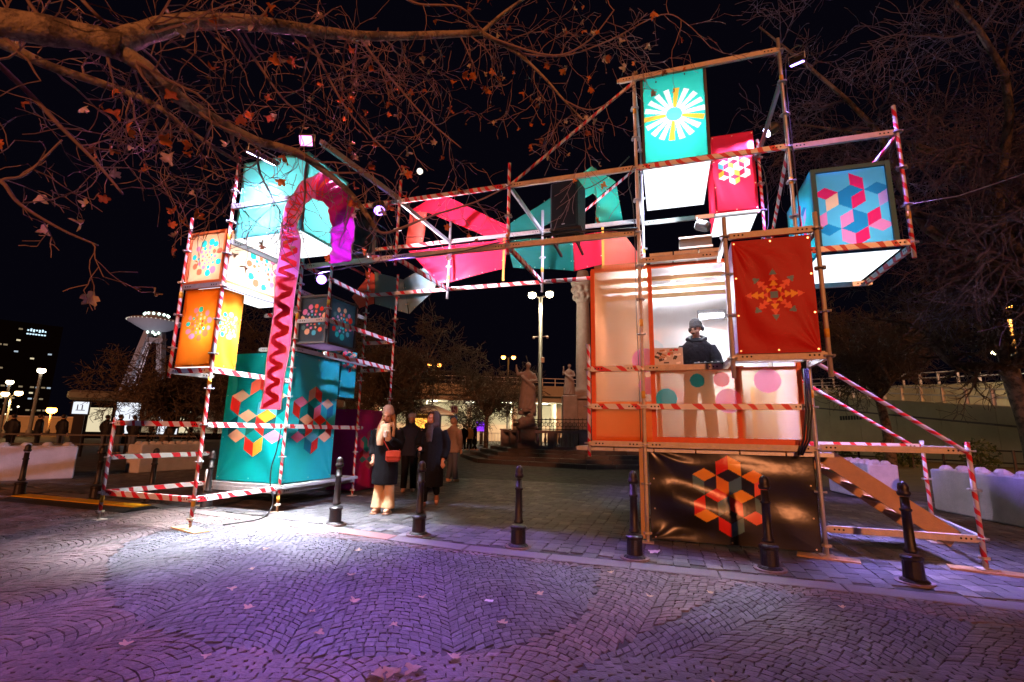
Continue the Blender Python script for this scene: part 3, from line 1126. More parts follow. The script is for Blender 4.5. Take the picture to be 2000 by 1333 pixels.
# --- right tower: star box on top
light_box('light_box', 'tall teal light box with white and amber sunburst, high on scaffold tower', -.205, .735, FV + .04, 8.33, 5.28, 6.80,
    {'front': F('sea', 'thin'), 'right': F('sea', 'thin'), 'left': F('sea', 'thin'), 'back': F('sea', 'thin'), 'bottom': F('white', 'under'), 'top': F('sea', 'thin')}, DARKWOOD,
    {'front': burst(.11, .43, .042)}, 85, COOL, (.26, 7.5, 5.85), 1, .010, down=300, trim=.035, pcs={'front': (.5, .52)})
hp = ['white', 'cream', 'amber', 'peach', 'white', 'amber'] + ['cream', None, 'white', 'white', None, 'amber', 'white', 'cream', None, 'amber', 'white', None, None, 'white', 'amber', None, 'sky', 'white']
light_box('light_box', 'crimson light box with small cream cube flower, behind the sunburst box', .95, 1.64, 8.66, 9.75, 5.23, 6.73,
    {'front': F('crimson', 'thin'), 'right': F('crimson', 'thin'), 'left': F('crimson', 'thin'), 'back': F('crimson', 'thin'), 'bottom': F('white', 'under'), 'top': F('crimson', 'thin')}, WHITEWOOD,
    {'front': hex_flower(hp, .098)}, 50, COOL, (1.3, 9.1, 5.6), 2, .010, pcs={'front': (.50, .54)})
bp_ = ['hotpink', 'sky', 'blue', 'pink', 'sky', 'blue'] + ['hotpink', 'blue', 'sky', 'lilac', 'sky', 'blue', 'sky', 'pink', 'hotpink', 'hotpink', 'pink', 'blue', 'sky', 'blue', 'pink', 'peach', 'sky', 'hotpink']
light_box('light_box', 'blue light box with pink cube flower, hung out at the far end of the tower', 1.94, 2.83, FV + .06, 8.16, 3.69, 4.885,
    {'front': F('sky', 'thin'), 'right': F('sky', 'thin'), 'left': F('cyan', 'thin'), 'back': F('sky', 'thin'), 'bottom': F('white', 'under'), 'top': F('sky', 'thin')}, BLUEWOOD,
    {'front': hex_flower(bp_, .168), 'left': hex_flower(bp_, .14)}, 30, (.8, .85, 1.0), (2.4, 7.5, 4.05), 3, .012, down=110, dcol=(.42, .34, 1.0), trim=.055, bar=.05)
# --- red box hung out in front of the booth
tri = []
def ngon4(cx, cy, r_, rot):
    return [(cx + r_ * math.cos(rot + k * math.pi / 2), cy + r_ * math.sin(rot + k * math.pi / 2)) for k in range(4)]
tri.append((ngon4(0, 0, .055, math.pi / 4), 'grey'))
for k in range(8):
    a = k * math.pi / 4
    for rad, sz, cn in ((.085, .032, 'amber' if k % 2 else 'coral'), (.135, .042, 'coral' if k % 2 else 'amber'), (.195, .05, 'amber' if k % 4 == 0 else 'coral'), (.26, .042, 'grey' if k % 4 else 'coral')):
        cx, cy = rad * math.cos(a), rad * math.sin(a)
        ca, sa = math.cos(a), math.sin(a)
        sg = 1 if k % 2 == 0 else -1
        tri.append(([(cx + sz * ca, cy + sz * sa), (cx - sz * .6 * ca - sz * sg * sa, cy - sz * .6 * sa + sz * sg * ca), (cx - sz * .6 * ca + sz * sg * sa, cy - sz * .6 * sa - sz * sg * ca)], cn))
light_box('hanging_box', 'red vinyl box with triangle mandala, hung in front of the music booth', .80, 1.62, 5.93, 6.72, 2.29, 3.64,
    {'front': fabric('red_vinyl', C['dred'], .03, .42, .10), 'right': F('dred', 'thick'), 'left': F('lilac', 'thick'), 'bottom': F('white', 'thin'), 'top': F('dred', 'thick')}, WHITEWOOD,
    {'front': tri}, 0, seed=4, amp=.016, pk='vinyl', pcs={'front': (.5, .50)})

# --- black banner below the booth
bcols = ['steelblue', 'amber', 'red', 'steelblue', 'red', 'orange',
         'amber', None, 'red', 'coral', None, 'orange', 'steelblue', 'coral', None,
         'steelblue', 'red', None, None, 'amber', 'red', None, 'steelblue', 'amber']
bt = thing('banner', (.7, FV + .04, .05), 'black glossy banner with orange, red and grey cube flower below the booth', 'banner')
panel(bt, 'cloth', (-.26, FV + .045, .05), (1.93, 0, 0), (0, 0, 1.14), (0, -1, 0), F('black', 'vinyl'), 77, .042, hex_flower(bcols, .165), 'vinyl', (.50, .51), 40, 28)
mb = MB()
for k in range(9):
    mb.tube([(-.2 + .23 * k, FV + .04, 1.185), (-.2 + .23 * k, FV - .01, 1.225)], .004, 5)
at(bt, mb.build('ties', WHITEWOOD))
bt2 = thing('banner', (-.33, 7.8, .05), 'white lit side cloth beside the black banner', 'banner')
panel(bt2, 'cloth', (-.33, 8.7, .08), (0, -1.85, 0), (0, 0, 1.08), (-1, 0, 0), F('white', 'thin'), 78, .01)
mb = MB()
mb.box((-.355, FV + .02, .62), (.05, .03, 1.14))
at(bt2, mb.build('edge_board', PLYWOOD))

# ================================================================== music booth
booth = thing('music_booth', (.33, 7.5, ZR), 'orange mesh music booth standing on the raised deck', 'booth')
MESHO = fabric('orange_mesh', (0.98, 0.50, 0.22), .65, .5, .1, .58, (1.0, 0.84, 0.66))
WALLF = fabric('white_booth_cloth', (0.86, 0.85, 0.86), .4, .5, .1)
LEFTW = fabric('peach_booth_cloth', (0.92, 0.52, 0.28), .5, .5, .1)
BF = FV + .09
REDF = mat('orange_red_booth_frame', (0.70, 0.10, 0.012), .5, 0, .25, 10)
def frame_bar(p0, p1, w=.045, m=REDF, name='frame_bar'):
    mb = MB()
    mb.beam(p0, p1, w, w)
    return at(booth, mb.build(name, m))
z_b, z_t = 1.29, 3.74
for u in (-.98, -.17, 1.60):
    frame_bar((u, BF, z_b), (u, BF, z_t), .06)
frame_bar((.885, BF, z_b), (.885, BF, 2.26), .055)
frame_bar((-1.0, BF, z_t), (1.62, BF, z_t), .05)
frame_bar((-1.0, BF, z_b + .02), (1.62, BF, z_b + .02), .07)
frame_bar((-.15, BF, 2.24), (1.6, BF, 2.24), .04)
for u in (-.98, 1.60):
    frame_bar((u, 8.55, z_b), (u, 8.55, z_t), .05, WHITEWOOD)
    frame_bar((u, BF, z_t), (u, 8.55, z_t), .05, WHITEWOOD)
for y in (7.25, 7.75, 8.2):
    frame_bar((-.96, y, z_t - .07), (1.58, y, z_t - .07), .06, PLYWOOD, 'ceiling_batten')
pk = [([(x + r_ * math.cos(t), y + r_ * math.sin(t)) for t in (2 * math.pi * i / 20 for i in range(20))], cn) for x, y, r_, cn in
      ((-.72, .05, .14, 'cyan'), (-.32, .29, .095, 'dsea'), (-.02, .30, .10, 'red'), (.05, .02, .16, 'pink'), (.52, .28, .16, 'pink'))]
panel(booth, 'lower_mesh', (-.14, BF - .035, z_b + .06), (1.71, 0, 0), (0, 0, .90), (0, -1, 0), MESHO, 31, .004, pk, 'thin', (.5, .5), eyelets=False)
pk2 = [([(x + r_ * math.cos(t), y + r_ * math.sin(t)) for t in (2 * math.pi * i / 20 for i in range(20))], cn) for x, y, r_, cn in
       ((.30, -.20, .17, 'pink'), (.33, -.55, .12, 'pink'))]
panel(booth, 'side_mesh', (-.95, BF - .035, z_b + .06), (.75, 0, 0), (0, 0, 2.46), (0, -1, 0), MESHO, 32, .004, pk2, 'thin', (.5, .5), eyelets=False)
pk3 = [([(x + r_ * math.cos(t), y + r_ * math.sin(t)) for t in (2 * math.pi * i / 20 for i in range(20))], cn) for x, y, r_, cn in
       ((-.52, .28, .2, 'ice'), (-.2, -.55, .2, 'blush'), (.6, -.2, .22, 'blush'))]
panel(booth, 'back_wall', (-.97, 8.56, z_b), (2.56, 0, 0), (0, 0, 2.44), (0, -1, 0), WALLF, 33, .012, pk3, 'thin', (.5, .5), eyelets=False)
panel(booth, 'left_wall', (-.995, 8.56, z_b), (0, -1.63, 0), (0, 0, 2.44), (1, 0, 0), LEFTW, 34, .008, (), eyelets=False)
panel(booth, 'right_wall', (1.63, BF, z_b), (0, 1.63, 0), (0, 0, 2.44), (-1, 0, 0), WALLF, 35, .01, (), eyelets=False)
panel(booth, 'roof_cloth', (-.98, BF, z_t + .03), (2.6, 0, 0), (0, 1.63, 0), (0, 0, 1), WALLF, 36, .012, (), eyelets=False)
mb = MB()
mb.box((.32, 7.70, z_b - .02), (2.55, 1.62, .03))
at(booth, mb.build('floor_board', PLYWOOD))
for u in (.95, 1.12, 1.3):
    frame_bar((u, 8.45, z_b), (u, 8.45, z_b + .85), .05, PLYWOOD, 'leaning_batten')
# scuffed lower edge of the mesh: an orange valance
panel(booth, 'valance', (-.95, BF - .045, z_b + .0), (.75, 0, 0), (0, 0, .52), (0, -1, 0), fabric('orange_valance', (.90, .26, .03), .35, .5, .2, .12, (1, .6, .3)), 37, .006, (), eyelets=False)
# strip lamp on the back wall
sl = thing('strip_lamp', (.76, 8.42, 3.30), 'white strip lamp fixed to the back wall of the booth', 'lamp')
mb = MB()
mb.box((.76, 8.46, 3.36), (.44, .08, .16), bev=.01)
at(sl, mb.build('housing', mat('lamp_grey', (.28, .29, .31), .4, .4)))
mb = MB()
mb.box((.76, 8.405, 3.33), (.38, .03, .075), bev=.008)
at(sl, mb.build('tube', glow('strip_glow', (.93, .97, 1.0), 9)))
lamp('strip_light', 'AREA', (.76, 8.36, 3.33), 34, (.93, .96, 1.0), sl, (.5, 7.4, 2.2), .4)
lamp('strip_fill', 'POINT', (.95, 8.1, 2.3), 44, (.88, .90, 1.0), sl, size=.2)  # added fill without a fixture, brightens the lower mesh from inside
lamp('strip_spill', 'POINT', (.35, 7.25, 3.45), 26, (.88, .90, 1.0), sl, size=.2)  # added fill near the front ceiling for the musician's face, no lamp there
# table, laptop, mixer
tb = thing('table', (.45, 7.22, ZR + .03), 'narrow wooden table in the booth in front of the musician', 'table')
mb = MB()
mb.box((.42, 7.22, 2.28), (1.15, .42, .04), bev=.004)
at(tb, mb.build('tabletop', PLYWOOD))
for u, v in ((-.1, 7.05), (.94, 7.05), (-.1, 7.39), (.94, 7.39)):
    mb = MB()
    mb.box((u, v, 1.78), (.05, .05, .96))
    at(tb, mb.build('leg', PLYWOOD))
lap = thing('laptop', (.04, 7.2, 2.3), 'open laptop covered with stickers on the booth table', 'laptop')
mb = MB()
mb.box((.04, 7.24, 2.315), (.36, .24, .015))
at(lap, mb.build('base', mat('laptop_grey', (.42, .42, .44), .4, .6)))
Ml = Matrix.Rotation(R(-12), 3, 'X')
mb = MB()
mb.box((.04, 7.10, 2.46), (.40, .012, .27), Ml, bev=.003)
lid = at(lap, mb.build('lid', mat('laptop_grey', (.42, .42, .44), .4, .6)))
scol = [mat('sticker_%d' % k, c_, .5, 0, .5, 30) for k, c_ in enumerate(((.03, .03, .03), (.75, .72, .65), (.5, .03, .03), (.35, .18, .08), (.7, .7, .7)))]
mb = MB()
r3 = random.Random(5)
for k in range(26):
    a, b = r3.uniform(-.16, .16), r3.uniform(-.105, .105)
    c_ = Ml @ Vector((a, -.0075 - .0006 * (k % 4), b)) + Vector((.04, 7.10, 2.46))
    w_, h_ = r3.uniform(.03, .075), r3.uniform(.02, .045)
    rz_ = Ml @ Matrix.Rotation(r3.uniform(-.5, .5), 3, 'Y')
    mb.add([c_ + rz_ @ Vector(q) for q in ((-w_ / 2, 0, -h_ / 2), (w_ / 2, 0, -h_ / 2), (w_ / 2, 0, h_ / 2), (-w_ / 2, 0, h_ / 2))], [(0, 1, 2, 3)], r3.choice((0, 0, 1, 2, 3, 4)))
s_ = mb.build('stickers', scol)
s_.parent = lid
mx_ = thing('mixer', (.62, 7.22, 2.3), 'low dark mixing deck on the booth table beside the laptop', 'mixer')
mb = MB()
mb.box((.62, 7.22, 2.335), (.5, .3, .06), bev=.008)
at(mx_, mb.build('case', BLACKM))
for k in range(5):
    mb = MB()
    mb.lathe([(.014, 0), (.014, .025), (.01, .028)], 8, (.45 + .085 * k, 7.2, 2.365))
    at(mx_, mb.build('knob', STEEL))

# ================================================================== left tower boxes
tf = ['sky', 'amber', 'red', 'dsea', 'peach', 'teal'] + ['red', 'teal', 'coral', 'dteal', 'sky', 'peach', 'cyan', 'pink', 'dteal', 'amber', 'red', 'teal', 'cyan', 'peach', 'dteal', 'teal', 'red', 'peach']
ts = ['pink', 'red', 'cyan', 'red', 'peach', 'dteal'] + ['red', 'teal', 'peach', 'blue', 'cyan', 'peach', 'red', 'peach', 'teal', 'red', 'blue', 'sky', 'dteal', 'pink', 'cyan', 'teal', 'red', 'pink']
light_box('cloth_box', 'large teal box with cube flowers standing on the low platform', -7.64, -6.20, 6.81, 8.05, .44, 2.68,
    {'front': F('teal', 'thick'), 'right': F('cyan', 'thick'), 'left': F('teal', 'thick'), 'back': F('teal', 'thick'), 'top': F('teal', 'thick')}, WHITEWOOD,
    {'front': hex_flower(tf, .235), 'right': hex_flower(ts, .205)}, 0, seed=6, amp=.024, pk='thick', pcs={'front': (.52, .50), 'right': (.5, .48)})
light_box('cloth_box', 'small teal box with cube pattern, just behind the large teal box', -7.0, -6.35, 8.3, 8.8, 2.0, 2.98,
    {'front': F('teal', 'thick'), 'right': F('cyan', 'thick'), 'left': F('teal', 'thick'), 'back': F('teal', 'thick'), 'top': F('teal', 'thick')}, WHITEWOOD,
    {'front': hex_flower(tf, .1), 'right': hex_flower(ts, .09)}, 0, seed=7, amp=.006, pk='thick', pcs={'front': (.6, .82), 'right': (.5, .8)})
dc = ['pink', 'peach', 'cyan', 'red', 'coral', 'pink']
light_box('light_box', 'lower orange light box with a wreath of dots, hung on the left tower', -6.89, -6.20, 5.20, 5.62, 2.21, 3.38,
    {'front': F('orange', 'cloth'), 'right': F('amber', 'thin'), 'left': F('orange', 'cloth'), 'back': F('orange', 'cloth'), 'bottom': F('white', 'under'), 'top': F('orange', 'cloth')}, ORWOOD,
    {'front': discs(3, .215, dc, .034), 'right': discs(4, .17, dc, .030)}, 22, WARMW, (-6.45, 5.45, 2.75), 8, .020, pcs={'front': (.5, .55), 'right': (.5, .55)}, lrad=.08)
light_box('light_box', 'upper glowing cream light box with pale dots above the orange one', -6.93, -6.19, 5.20, 6.62, 3.47, 4.29,
    {'front': F('peach', 'thin'), 'right': F('cream', 'thin'), 'left': F('peach', 'thin'), 'back': F('cream', 'thin'), 'bottom': F('white', 'under'), 'top': F('peach', 'thin')}, ORWOOD,
    {'front': discs(5, .25, ['pink', 'cyan', 'coral'], .036), 'right': discs(6, .28, ['coral', 'peach', 'pink', 'cyan'], .038)}, 34, (1, .95, .88), (-6.55, 5.75, 3.85), 9, .008, lrad=.1, down=110, trim=.035)
light_box('light_box', 'large turquoise light box at the top of the left tower behind twigs', -6.09, -4.88, 5.22, 6.16, 4.13, 5.37,
    {'front': F('aqua', 'thin'), 'right': F('aqua', 'thin'), 'left': F('aqua', 'thin'), 'back': F('aqua', 'thin'), 'bottom': F('white', 'under'), 'top': F('aqua', 'thin')}, WHITEWOOD,
    {}, 70, COOL, (-5.5, 5.65, 4.6), 10, .008, down=420)
dd = ['pink', 'peach', 'coral', 'sky', 'steelblue', 'red', 'lilac']
light_box('dotted_box', 'dark slate box with rings of pastel dots on the left tower', -6.12, -5.52, 6.74, 7.52, 2.80, 3.66,
    {'front': F('slate', 'cloth'), 'right': fabric('slate_blue', (.03, .10, .14), .3), 'left': F('slate', 'cloth'), 'back': F('slate', 'cloth'), 'bottom': F('lilac', 'cloth'), 'top': F('slate', 'cloth')}, DARKWOOD,
    {'front': discs(11, .24, dd, .042), 'right': discs(12, .25, dd + ['cyan'], .042)}, 7, COOL, seed=11, amp=.004, trim=.035)
mg = ['magenta', 'pink', 'sky', 'pink', 'cyan', 'lilac'] + ['sky', 'magenta', 'pink', 'cyan', 'lilac', 'pink', 'sky', 'hotpink', 'pink', 'peach', 'pink', 'sky', 'pink', 'sky', 'hotpink', 'cyan', 'pink', 'sky']
light_box('cloth_box', 'magenta box with cube flower standing on the cobbles behind the scaffold', -7.35, -6.62, 9.42, 10.35, .02, 1.80,
    {'front': F('magenta', 'thick'), 'right': F('magenta', 'thick'), 'left': F('magenta', 'thick'), 'back': F('magenta', 'thick'), 'top': F('magenta', 'thick')}, DARKWOOD,
    {'right': hex_flower(mg, .15)}, 0, seed=12, amp=.012, pk='thick', pcs={'right': (.55, .5)})

# ================================================================== ribbon with zigzag (left tower)
RIBM = fabric('magenta_satin', (0.66, 0.03, 0.30), .35, .22, .8)
RIBP = fabric('pink_satin', (0.85, 0.24, 0.62), .35, .25, .7)
RIBC = fabric('coral_satin', (0.90, 0.10, 0.16), .35, .25, .7)
ZIG = fabric('red_zigzag', (0.86, 0.03, 0.06), .2, .4, .4)
outer = [(-5.10, 1.60), (-5.08, 2.34), (-5.07, 3.27), (-5.07, 3.93), (-5.12, 4.20), (-5.04, 4.52), (-4.80, 4.80), (-4.54, 4.90), (-4.20, 4.75), (-3.90, 4.45), (-3.87, 4.02), (-3.88, 3.70), (-3.88, 3.51)]
inner = [(-4.76, 1.60), (-4.73, 2.33), (-4.72, 3.24), (-4.70, 3.90), (-4.82, 4.10), (-4.77, 4.38), (-4.68, 4.47), (-4.58, 4.51), (-4.42, 4.45), (-4.31, 4.33), (-4.24, 4.07), (-4.22, 3.80), (-4.22, 3.52)]
def interp(path, t):
    x = t * (len(path) - 1)
    i = min(int(x), len(path) - 2)
    f = x - i
    return path[i][0] * (1 - f) + path[i + 1][0] * f, path[i][1] * (1 - f) + path[i + 1][1] * f
rib = thing('ribbon', (-4.9, 5.06, 1.6), 'long magenta satin ribbon with red zigzag arching over the left tower', 'ribbon')
RV = 5.08
def rp(s, t, h=0):
    a, b = interp(outer, t), interp(inner, t)
    fold = .012 * math.sin(t * 60 + 2 * s) * (1 if t < .62 else 1.3) + .01 * math.sin(t * 23 + s * 5)
    if t > .62:
        fold += .014 * math.sin(t * 130 + s * 6)
    return Vector((a[0] * (1 - s) + b[0] * s, RV + fold - h - .03 * math.sin(math.pi * s), a[1] * (1 - s) + b[1] * s))
nx_, ny_ = 8, 130
mb = MB()
vs_ = [rp(i / nx_, j / ny_) for j in range(ny_ + 1) for i in range(nx_ + 1)]
for j in range(ny_):
    t = j / ny_
    for i in range(nx_):
        mi = 2 if t < .18 else (1 if t < .60 else 0)
        mb.f.append((j * (nx_ + 1) + i, j * (nx_ + 1) + i + 1, (j + 1) * (nx_ + 1) + i + 1, (j + 1) * (nx_ + 1) + i))
        mb.m.append(mi)
mb.v = [tuple(v_) for v_ in vs_]
cl = at(rib, mb.build('satin', [RIBM, RIBP, RIBC], smooth=True))
mb = MB()
zz = []
t = .004
k = 0
while t < .66:
    zz.append((t, .12 if k % 2 == 0 else .88))
    t += .012 if t < .3 else .017
    k += 1
for (t0, s0), (t1, s1) in zip(zz, zz[1:]):
    dt = .0042
    q = []
    for i in range(9):
        f = i / 8
        q.append((s0 + (s1 - s0) * f, t0 + (t1 - t0) * f))
    vs_ = [rp(s, max(0, t_ - dt), .004) for s, t_ in q] + [rp(s, t_ + dt, .004) for s, t_ in q]
    mb.add(vs_, [(i, i + 1, 9 + i + 1, 9 + i) for i in range(8)])
z_ = mb.build('zigzag_band', ZIG, smooth=True)
z_.parent = cl
mb = MB()
for side in (0, 1):
    mb.tube([rp(side, j / 60, .002) for j in range(61)], .006, 5)
h_ = mb.build('hem', WHITEWOOD)
h_.parent = cl

# ================================================================== folded cloth on the bridge
def cloth_strip(name, label, pieces, v, seed):
    th = thing(name, (pieces[0][1][0][0], v, pieces[0][1][0][1]), label, 'fabric')
    r2 = random.Random(seed)
    for i, (cn, poly) in enumerate(pieces):
        dv = .012 * i
        bm = bmesh.new()
        vs_ = [bm.verts.new((a, v + dv, b)) for a, b in poly]
        bm.faces.new(vs_)
        bmesh.ops.triangulate(bm, faces=bm.faces[:])
        bmesh.ops.subdivide_edges(bm, edges=bm.edges[:], cuts=5, use_grid_fill=True)
        p1, p2 = r2.uniform(0, 6), r2.uniform(0, 6)
        for q in bm.verts:
            q.co.y += .018 * math.sin(q.co.x * 5 + q.co.z * 3 + p1) + .010 * math.sin(q.co.x * 9 - q.co.z * 11 + p2)
        for f in bm.faces:
            f.smooth = True
        me = bpy.data.meshes.new('fold')
        bm.to_mesh(me)
        bm.free()
        me.materials.append(fabric('strip_' + cn, {'red': (.78, .018, .07), 'coral': (.88, .16, .12)}.get(cn, C[cn]), .22, .45, .3))
        o = link('fold', me)
        at(th, o)
        mb = MB()
        L_ = len(poly)
        for k in range(L_):
            a, b = poly[k], poly[(k + 1) % L_]
            n = max(1, int(math.hypot(b[0] - a[0], b[1] - a[1]) / .3))
            for j in range(n):
                x, z = a[0] + (b[0] - a[0]) * (j + .5) / n, a[1] + (b[1] - a[1]) * (j + .5) / n
                cx, cz = sum(p[0] for p in poly) / L_, sum(p[1] for p in poly) / L_
                x += (cx - x) * .05
                z += (cz - z) * .05
                mb.ellipsoid((x, v + dv - .03, z), (.011, .006, .011), 6, 4)
        e = mb.build('eyelets', mat('brass_eyelet', (.7, .6, .45), .3, .8))
        e.parent = o
    return th
BVf = 8.86
cloth_strip('fabric_strip', 'bright red folded fabric loop on the scaffold bridge', [
    ('red', [(-5.32, 6.18), (-4.76, 6.46), (-4.45, 6.42), (-3.01, 5.57), (-3.01, 5.23), (-3.4, 5.33), (-4.87, 6.09)]),
    ('coral', [(-5.32, 6.18), (-4.87, 6.09), (-4.95, 5.98), (-4.96, 5.30), (-5.39, 5.30)]),
    ('red', [(-5.30, 5.24), (-3.01, 5.29), (-3.05, 4.65), (-4.24, 4.45), (-4.53, 4.44), (-4.79, 4.78)])], BVf, 1)
cloth_strip('fabric_strip', 'grey teal and coral folded fabric end beside the left tower', [
    ('coral', [(-6.68, 4.28), (-6.24, 4.85), (-6.15, 4.78), (-6.10, 4.10), (-6.46, 4.01)]),
    ('grey', [(-6.16, 4.84), (-5.40, 4.60), (-5.22, 3.82), (-6.10, 4.10)]),
    ('grey', [(-5.40, 4.60), (-4.86, 4.90), (-4.59, 4.50), (-4.70, 4.26), (-5.22, 3.82)])], BVf + .05, 2)
cloth_strip('fabric_strip', 'dark teal and orange folded fabric below the bridge rail near the booth', [
    ('dsea', [(-3.03, 5.23), (-1.65, 5.19), (-1.63, 4.47), (-2.88, 4.65)]),
    ('red', [(-1.66, 5.19), (-1.05, 5.21), (-1.09, 4.55), (-1.63, 4.47)]),
    ('coral', [(-1.05, 5.23), (-.69, 5.19), (-.36, 4.64), (-.33, 4.40), (-.94, 4.42), (-1.07, 4.59)])], BVf + .02, 3)
cloth_strip('fabric_strip', 'sea green folded fabric loop behind the black loudspeaker', [
    ('dsea', [(-3.07, 5.57), (-2.06, 6.12), (-1.57, 6.44), (-1.47, 6.06), (-2.06, 5.57), (-2.57, 5.35), (-3.01, 5.37)]),
    ('sea', [(-1.75, 6.39), (-1.26, 6.65), (-.79, 6.24), (-1.16, 5.97), (-1.25, 6.07), (-1.52, 5.93)]),
    ('sea', [(-.79, 6.24), (-.67, 5.36), (-1.22, 5.36), (-1.10, 5.55), (-1.16, 5.97)])], BVf + .06, 4)

# ================================================================== loudspeakers and lamps
GRILLE = mat('speaker_grille', (.005, .0045, .005), .8, 0, .4, 90, .5, 200, .1)
CABM = mat('speaker_cabinet', (.007, .007, .008), .6, 0, .3, 20, .2, 80, .25)
def speaker(loc, w, h, d_, rz, label):
    th = thing('loudspeaker', loc, label, 'loudspeaker', rz=rz)
    mb = MB()
    mb.box((0, 0, h / 2), (w, d_, h), bev=.025)
    mb.build('cabinet', CABM, th)
    mb = MB()
    mb.box((0, -d_ / 2 - .006, h / 2), (w * .88, .012, h * .92), bev=.005)
    mb.build('grille', GRILLE, th)
    mb = MB()
    mb.box((0, -d_ / 2 - .014, .06), (.05, .004, .012))
    mb.build('badge', STEEL, th)
    mb = MB()
    mb.tube([(-.1, 0, h), (-.1, 0, h + .04), (.1, 0, h + .04), (.1, 0, h)], .01, 6)
    mb.build('handle', BLACKM, th)
    return th
speaker((-1.42, 7.25, 4.56), .47, .82, .40, R(-10), 'black loudspeaker standing on the bridge in front of green fabric')
speaker((-5.30, 7.2, 4.50), .46, .82, .40, R(25), 'black loudspeaker on the bridge beside the magenta ribbon')
for u, v, zt in ((-1.42, 7.25, 4.555), (-5.3, 7.2, 4.495)):
    mb = MB()
    mb.box((u, v, zt - .02), (.5, .44, .035))
    at(br, mb.build('speaker_shelf', BLACKM))
    for x in (-.18, .18):
        mb = MB()
        mb.beam((u + x, FV, 4.30), (u + x, 7.6, 4.30), .03, .04)
        mb.beam((u + x, v, 4.30), (u + x, v, zt - .04), .03, .03)
        at(br, mb.build('shelf_bracket', BLACKM))
def flood(loc, aim, label, size, energy, color, e_em, spot=None, blend=.35, lit=True, rnd_=False):
    th = thing('floodlight', loc, label, 'floodlight')
    q = (Vector(aim) - Vector(loc)).to_track_quat('-Z', 'Y').to_matrix()
    mb = MB()
    if rnd_:
        mb.lathe([(size * .35, .20), (size * .5, .16), (size * .5, 0.0), (size * .46, -.01)], 14, (0, 0, 0), 0, q)
    else:
        mb.box(q @ Vector((0, 0, .035)), (size, size * .8, .07), q, bev=.008)
    mb.build('housing', mat('lamp_black', (.03, .03, .033), .4, .3), th)
    mb = MB()
    if rnd_:
        mb.lathe([(size * .42, -.012), (size * .42, -.018)], 14, (0, 0, 0), 0, q)
    else:
        mb.box(q @ Vector((0, 0, -.006)), (size * .88, size * .68, .01), q)
    mb.build('lens', glow('led_glow_%d_%d_%d' % tuple(int(c_ * 100) for c_ in color), color, e_em) if lit else mat('lamp_glass', (.3, .3, .33), .1), th)
    mb = MB()
    s = size * .55
    mb.tube([q @ Vector((-s, 0, .03)), q @ Vector((-s, 0, .03)) + Vector((0, 0, .1)), q @ Vector((s, 0, .03)) + Vector((0, 0, .1)), q @ Vector((s, 0, .03))], .008, 6)
    mb.build('bracket', STEEL, th)
    if lit:
        src = Vector(loc) + q @ Vector((0, 0, -.03))
        lamp('flood_beam', 'SPOT', src, energy, color, th, aim, .05, spot, blend)
    return th
WHT = (.66, .58, 1.0)
BLU = (.36, .18, 1.0)
flood((-5.36, 4.85, 5.12), (-8.2, 5.6, 0), 'white floodlight panel in front of the turquoise light box', .36, 620, WHT, 14, 120, .3)
flood((-4.84, 5.1, 5.46), (-3.9, 2.4, 3.9), 'violet floodlight on the top corner of the turquoise box', .2, 420, (1.0, .26, .72), 4, 130, .5)
flood((-4.62, 6.70, 5.10), (-2.2, 4.0, 0), 'blue floodlight on the bridge next to the red fabric loop', .22, 2300, BLU, 9, 62, .2, rnd_=True)
flood((-5.95, 7.0, 4.05), (-4.6, 5.0, 2.9), 'blue floodlight above the dark dotted box', .2, 260, BLU, 9, 120, .6, rnd_=True)
flood((1.86, 8.60, 6.62), (-6.0, 8.0, 1.2), 'blue white floodlight at the top of the taped standard behind the red light box', .2, 3200, (.62, .62, 1.0), 14, 58, .6, rnd_=True)
flood((1.90, 6.75, 6.47), (3.4, 10.0, 0), 'blue floodlight high on the mast of the booth tower', .18, 2700, (.34, .22, 1.0), 12, 84, .5)
flood((-5.05, 7.10, 4.38), (-2.7, 8.86, 5.35), 'small violet floodlight under the bridge rail aimed at the red fabric', .14, 1500, (.95, .75, .9), 8, 125, .6)
flood((.60, 8.0, 4.78), (-1.3, 8.86, 5.9), 'round chrome spotlight under the sunburst box turned to the bridge', .18, 420, (.9, .95, 1.0), 4, 90, .6, rnd_=True)
# flight case on the booth roof
fc = thing('flight_case', (.50, 7.5, 3.91), 'black flight case on the booth roof under the sunburst box', 'case')
mb = MB()
mb.box((.50, 7.5, 4.11), (.46, .4, .40), bev=.01)
at(fc, mb.build('body', BLACKM))
for z in (3.93, 4.29, 4.13):
    mb = MB()
    mb.box((.50, 7.29, z), (.47, .02, .025))
    at(fc, mb.build('edge_strip', STEEL))

# power leads
def lead(th, pts, r_=.008):
    mb = MB()
    mb.tube(smooth_pts(pts), r_, 5)
    return at(th, mb.build('power_lead', BLACKM, smooth=True))
def smooth_pts(pts, n=5):
    P = [Vector(p) for p in pts]
    out = []
    for i in range(len(P) - 1):
        p0, p1, p2, p3 = P[max(i - 1, 0)], P[i], P[i + 1], P[min(i + 2, len(P) - 1)]
        for k in range(n):
            t = k / n
            out.append(.5 * ((2 * p1) + (p2 - p0) * t + (2 * p0 - 5 * p1 + 4 * p2 - p3) * t * t + (3 * p1 - p0 - 3 * p2 + p3) * t ** 3))
    return out + [P[-1]]
lead(rt, [(1.88, 6.75, 6.52), (2.0, 6.75, 6.62), (1.95, 6.76, 6.75), (1.78, 6.77, 6.6), (1.745, 6.77, 6.0), (1.75, 6.76, 5.0), (1.75, 6.76, 4.0), (1.73, 6.76, 3.2)])
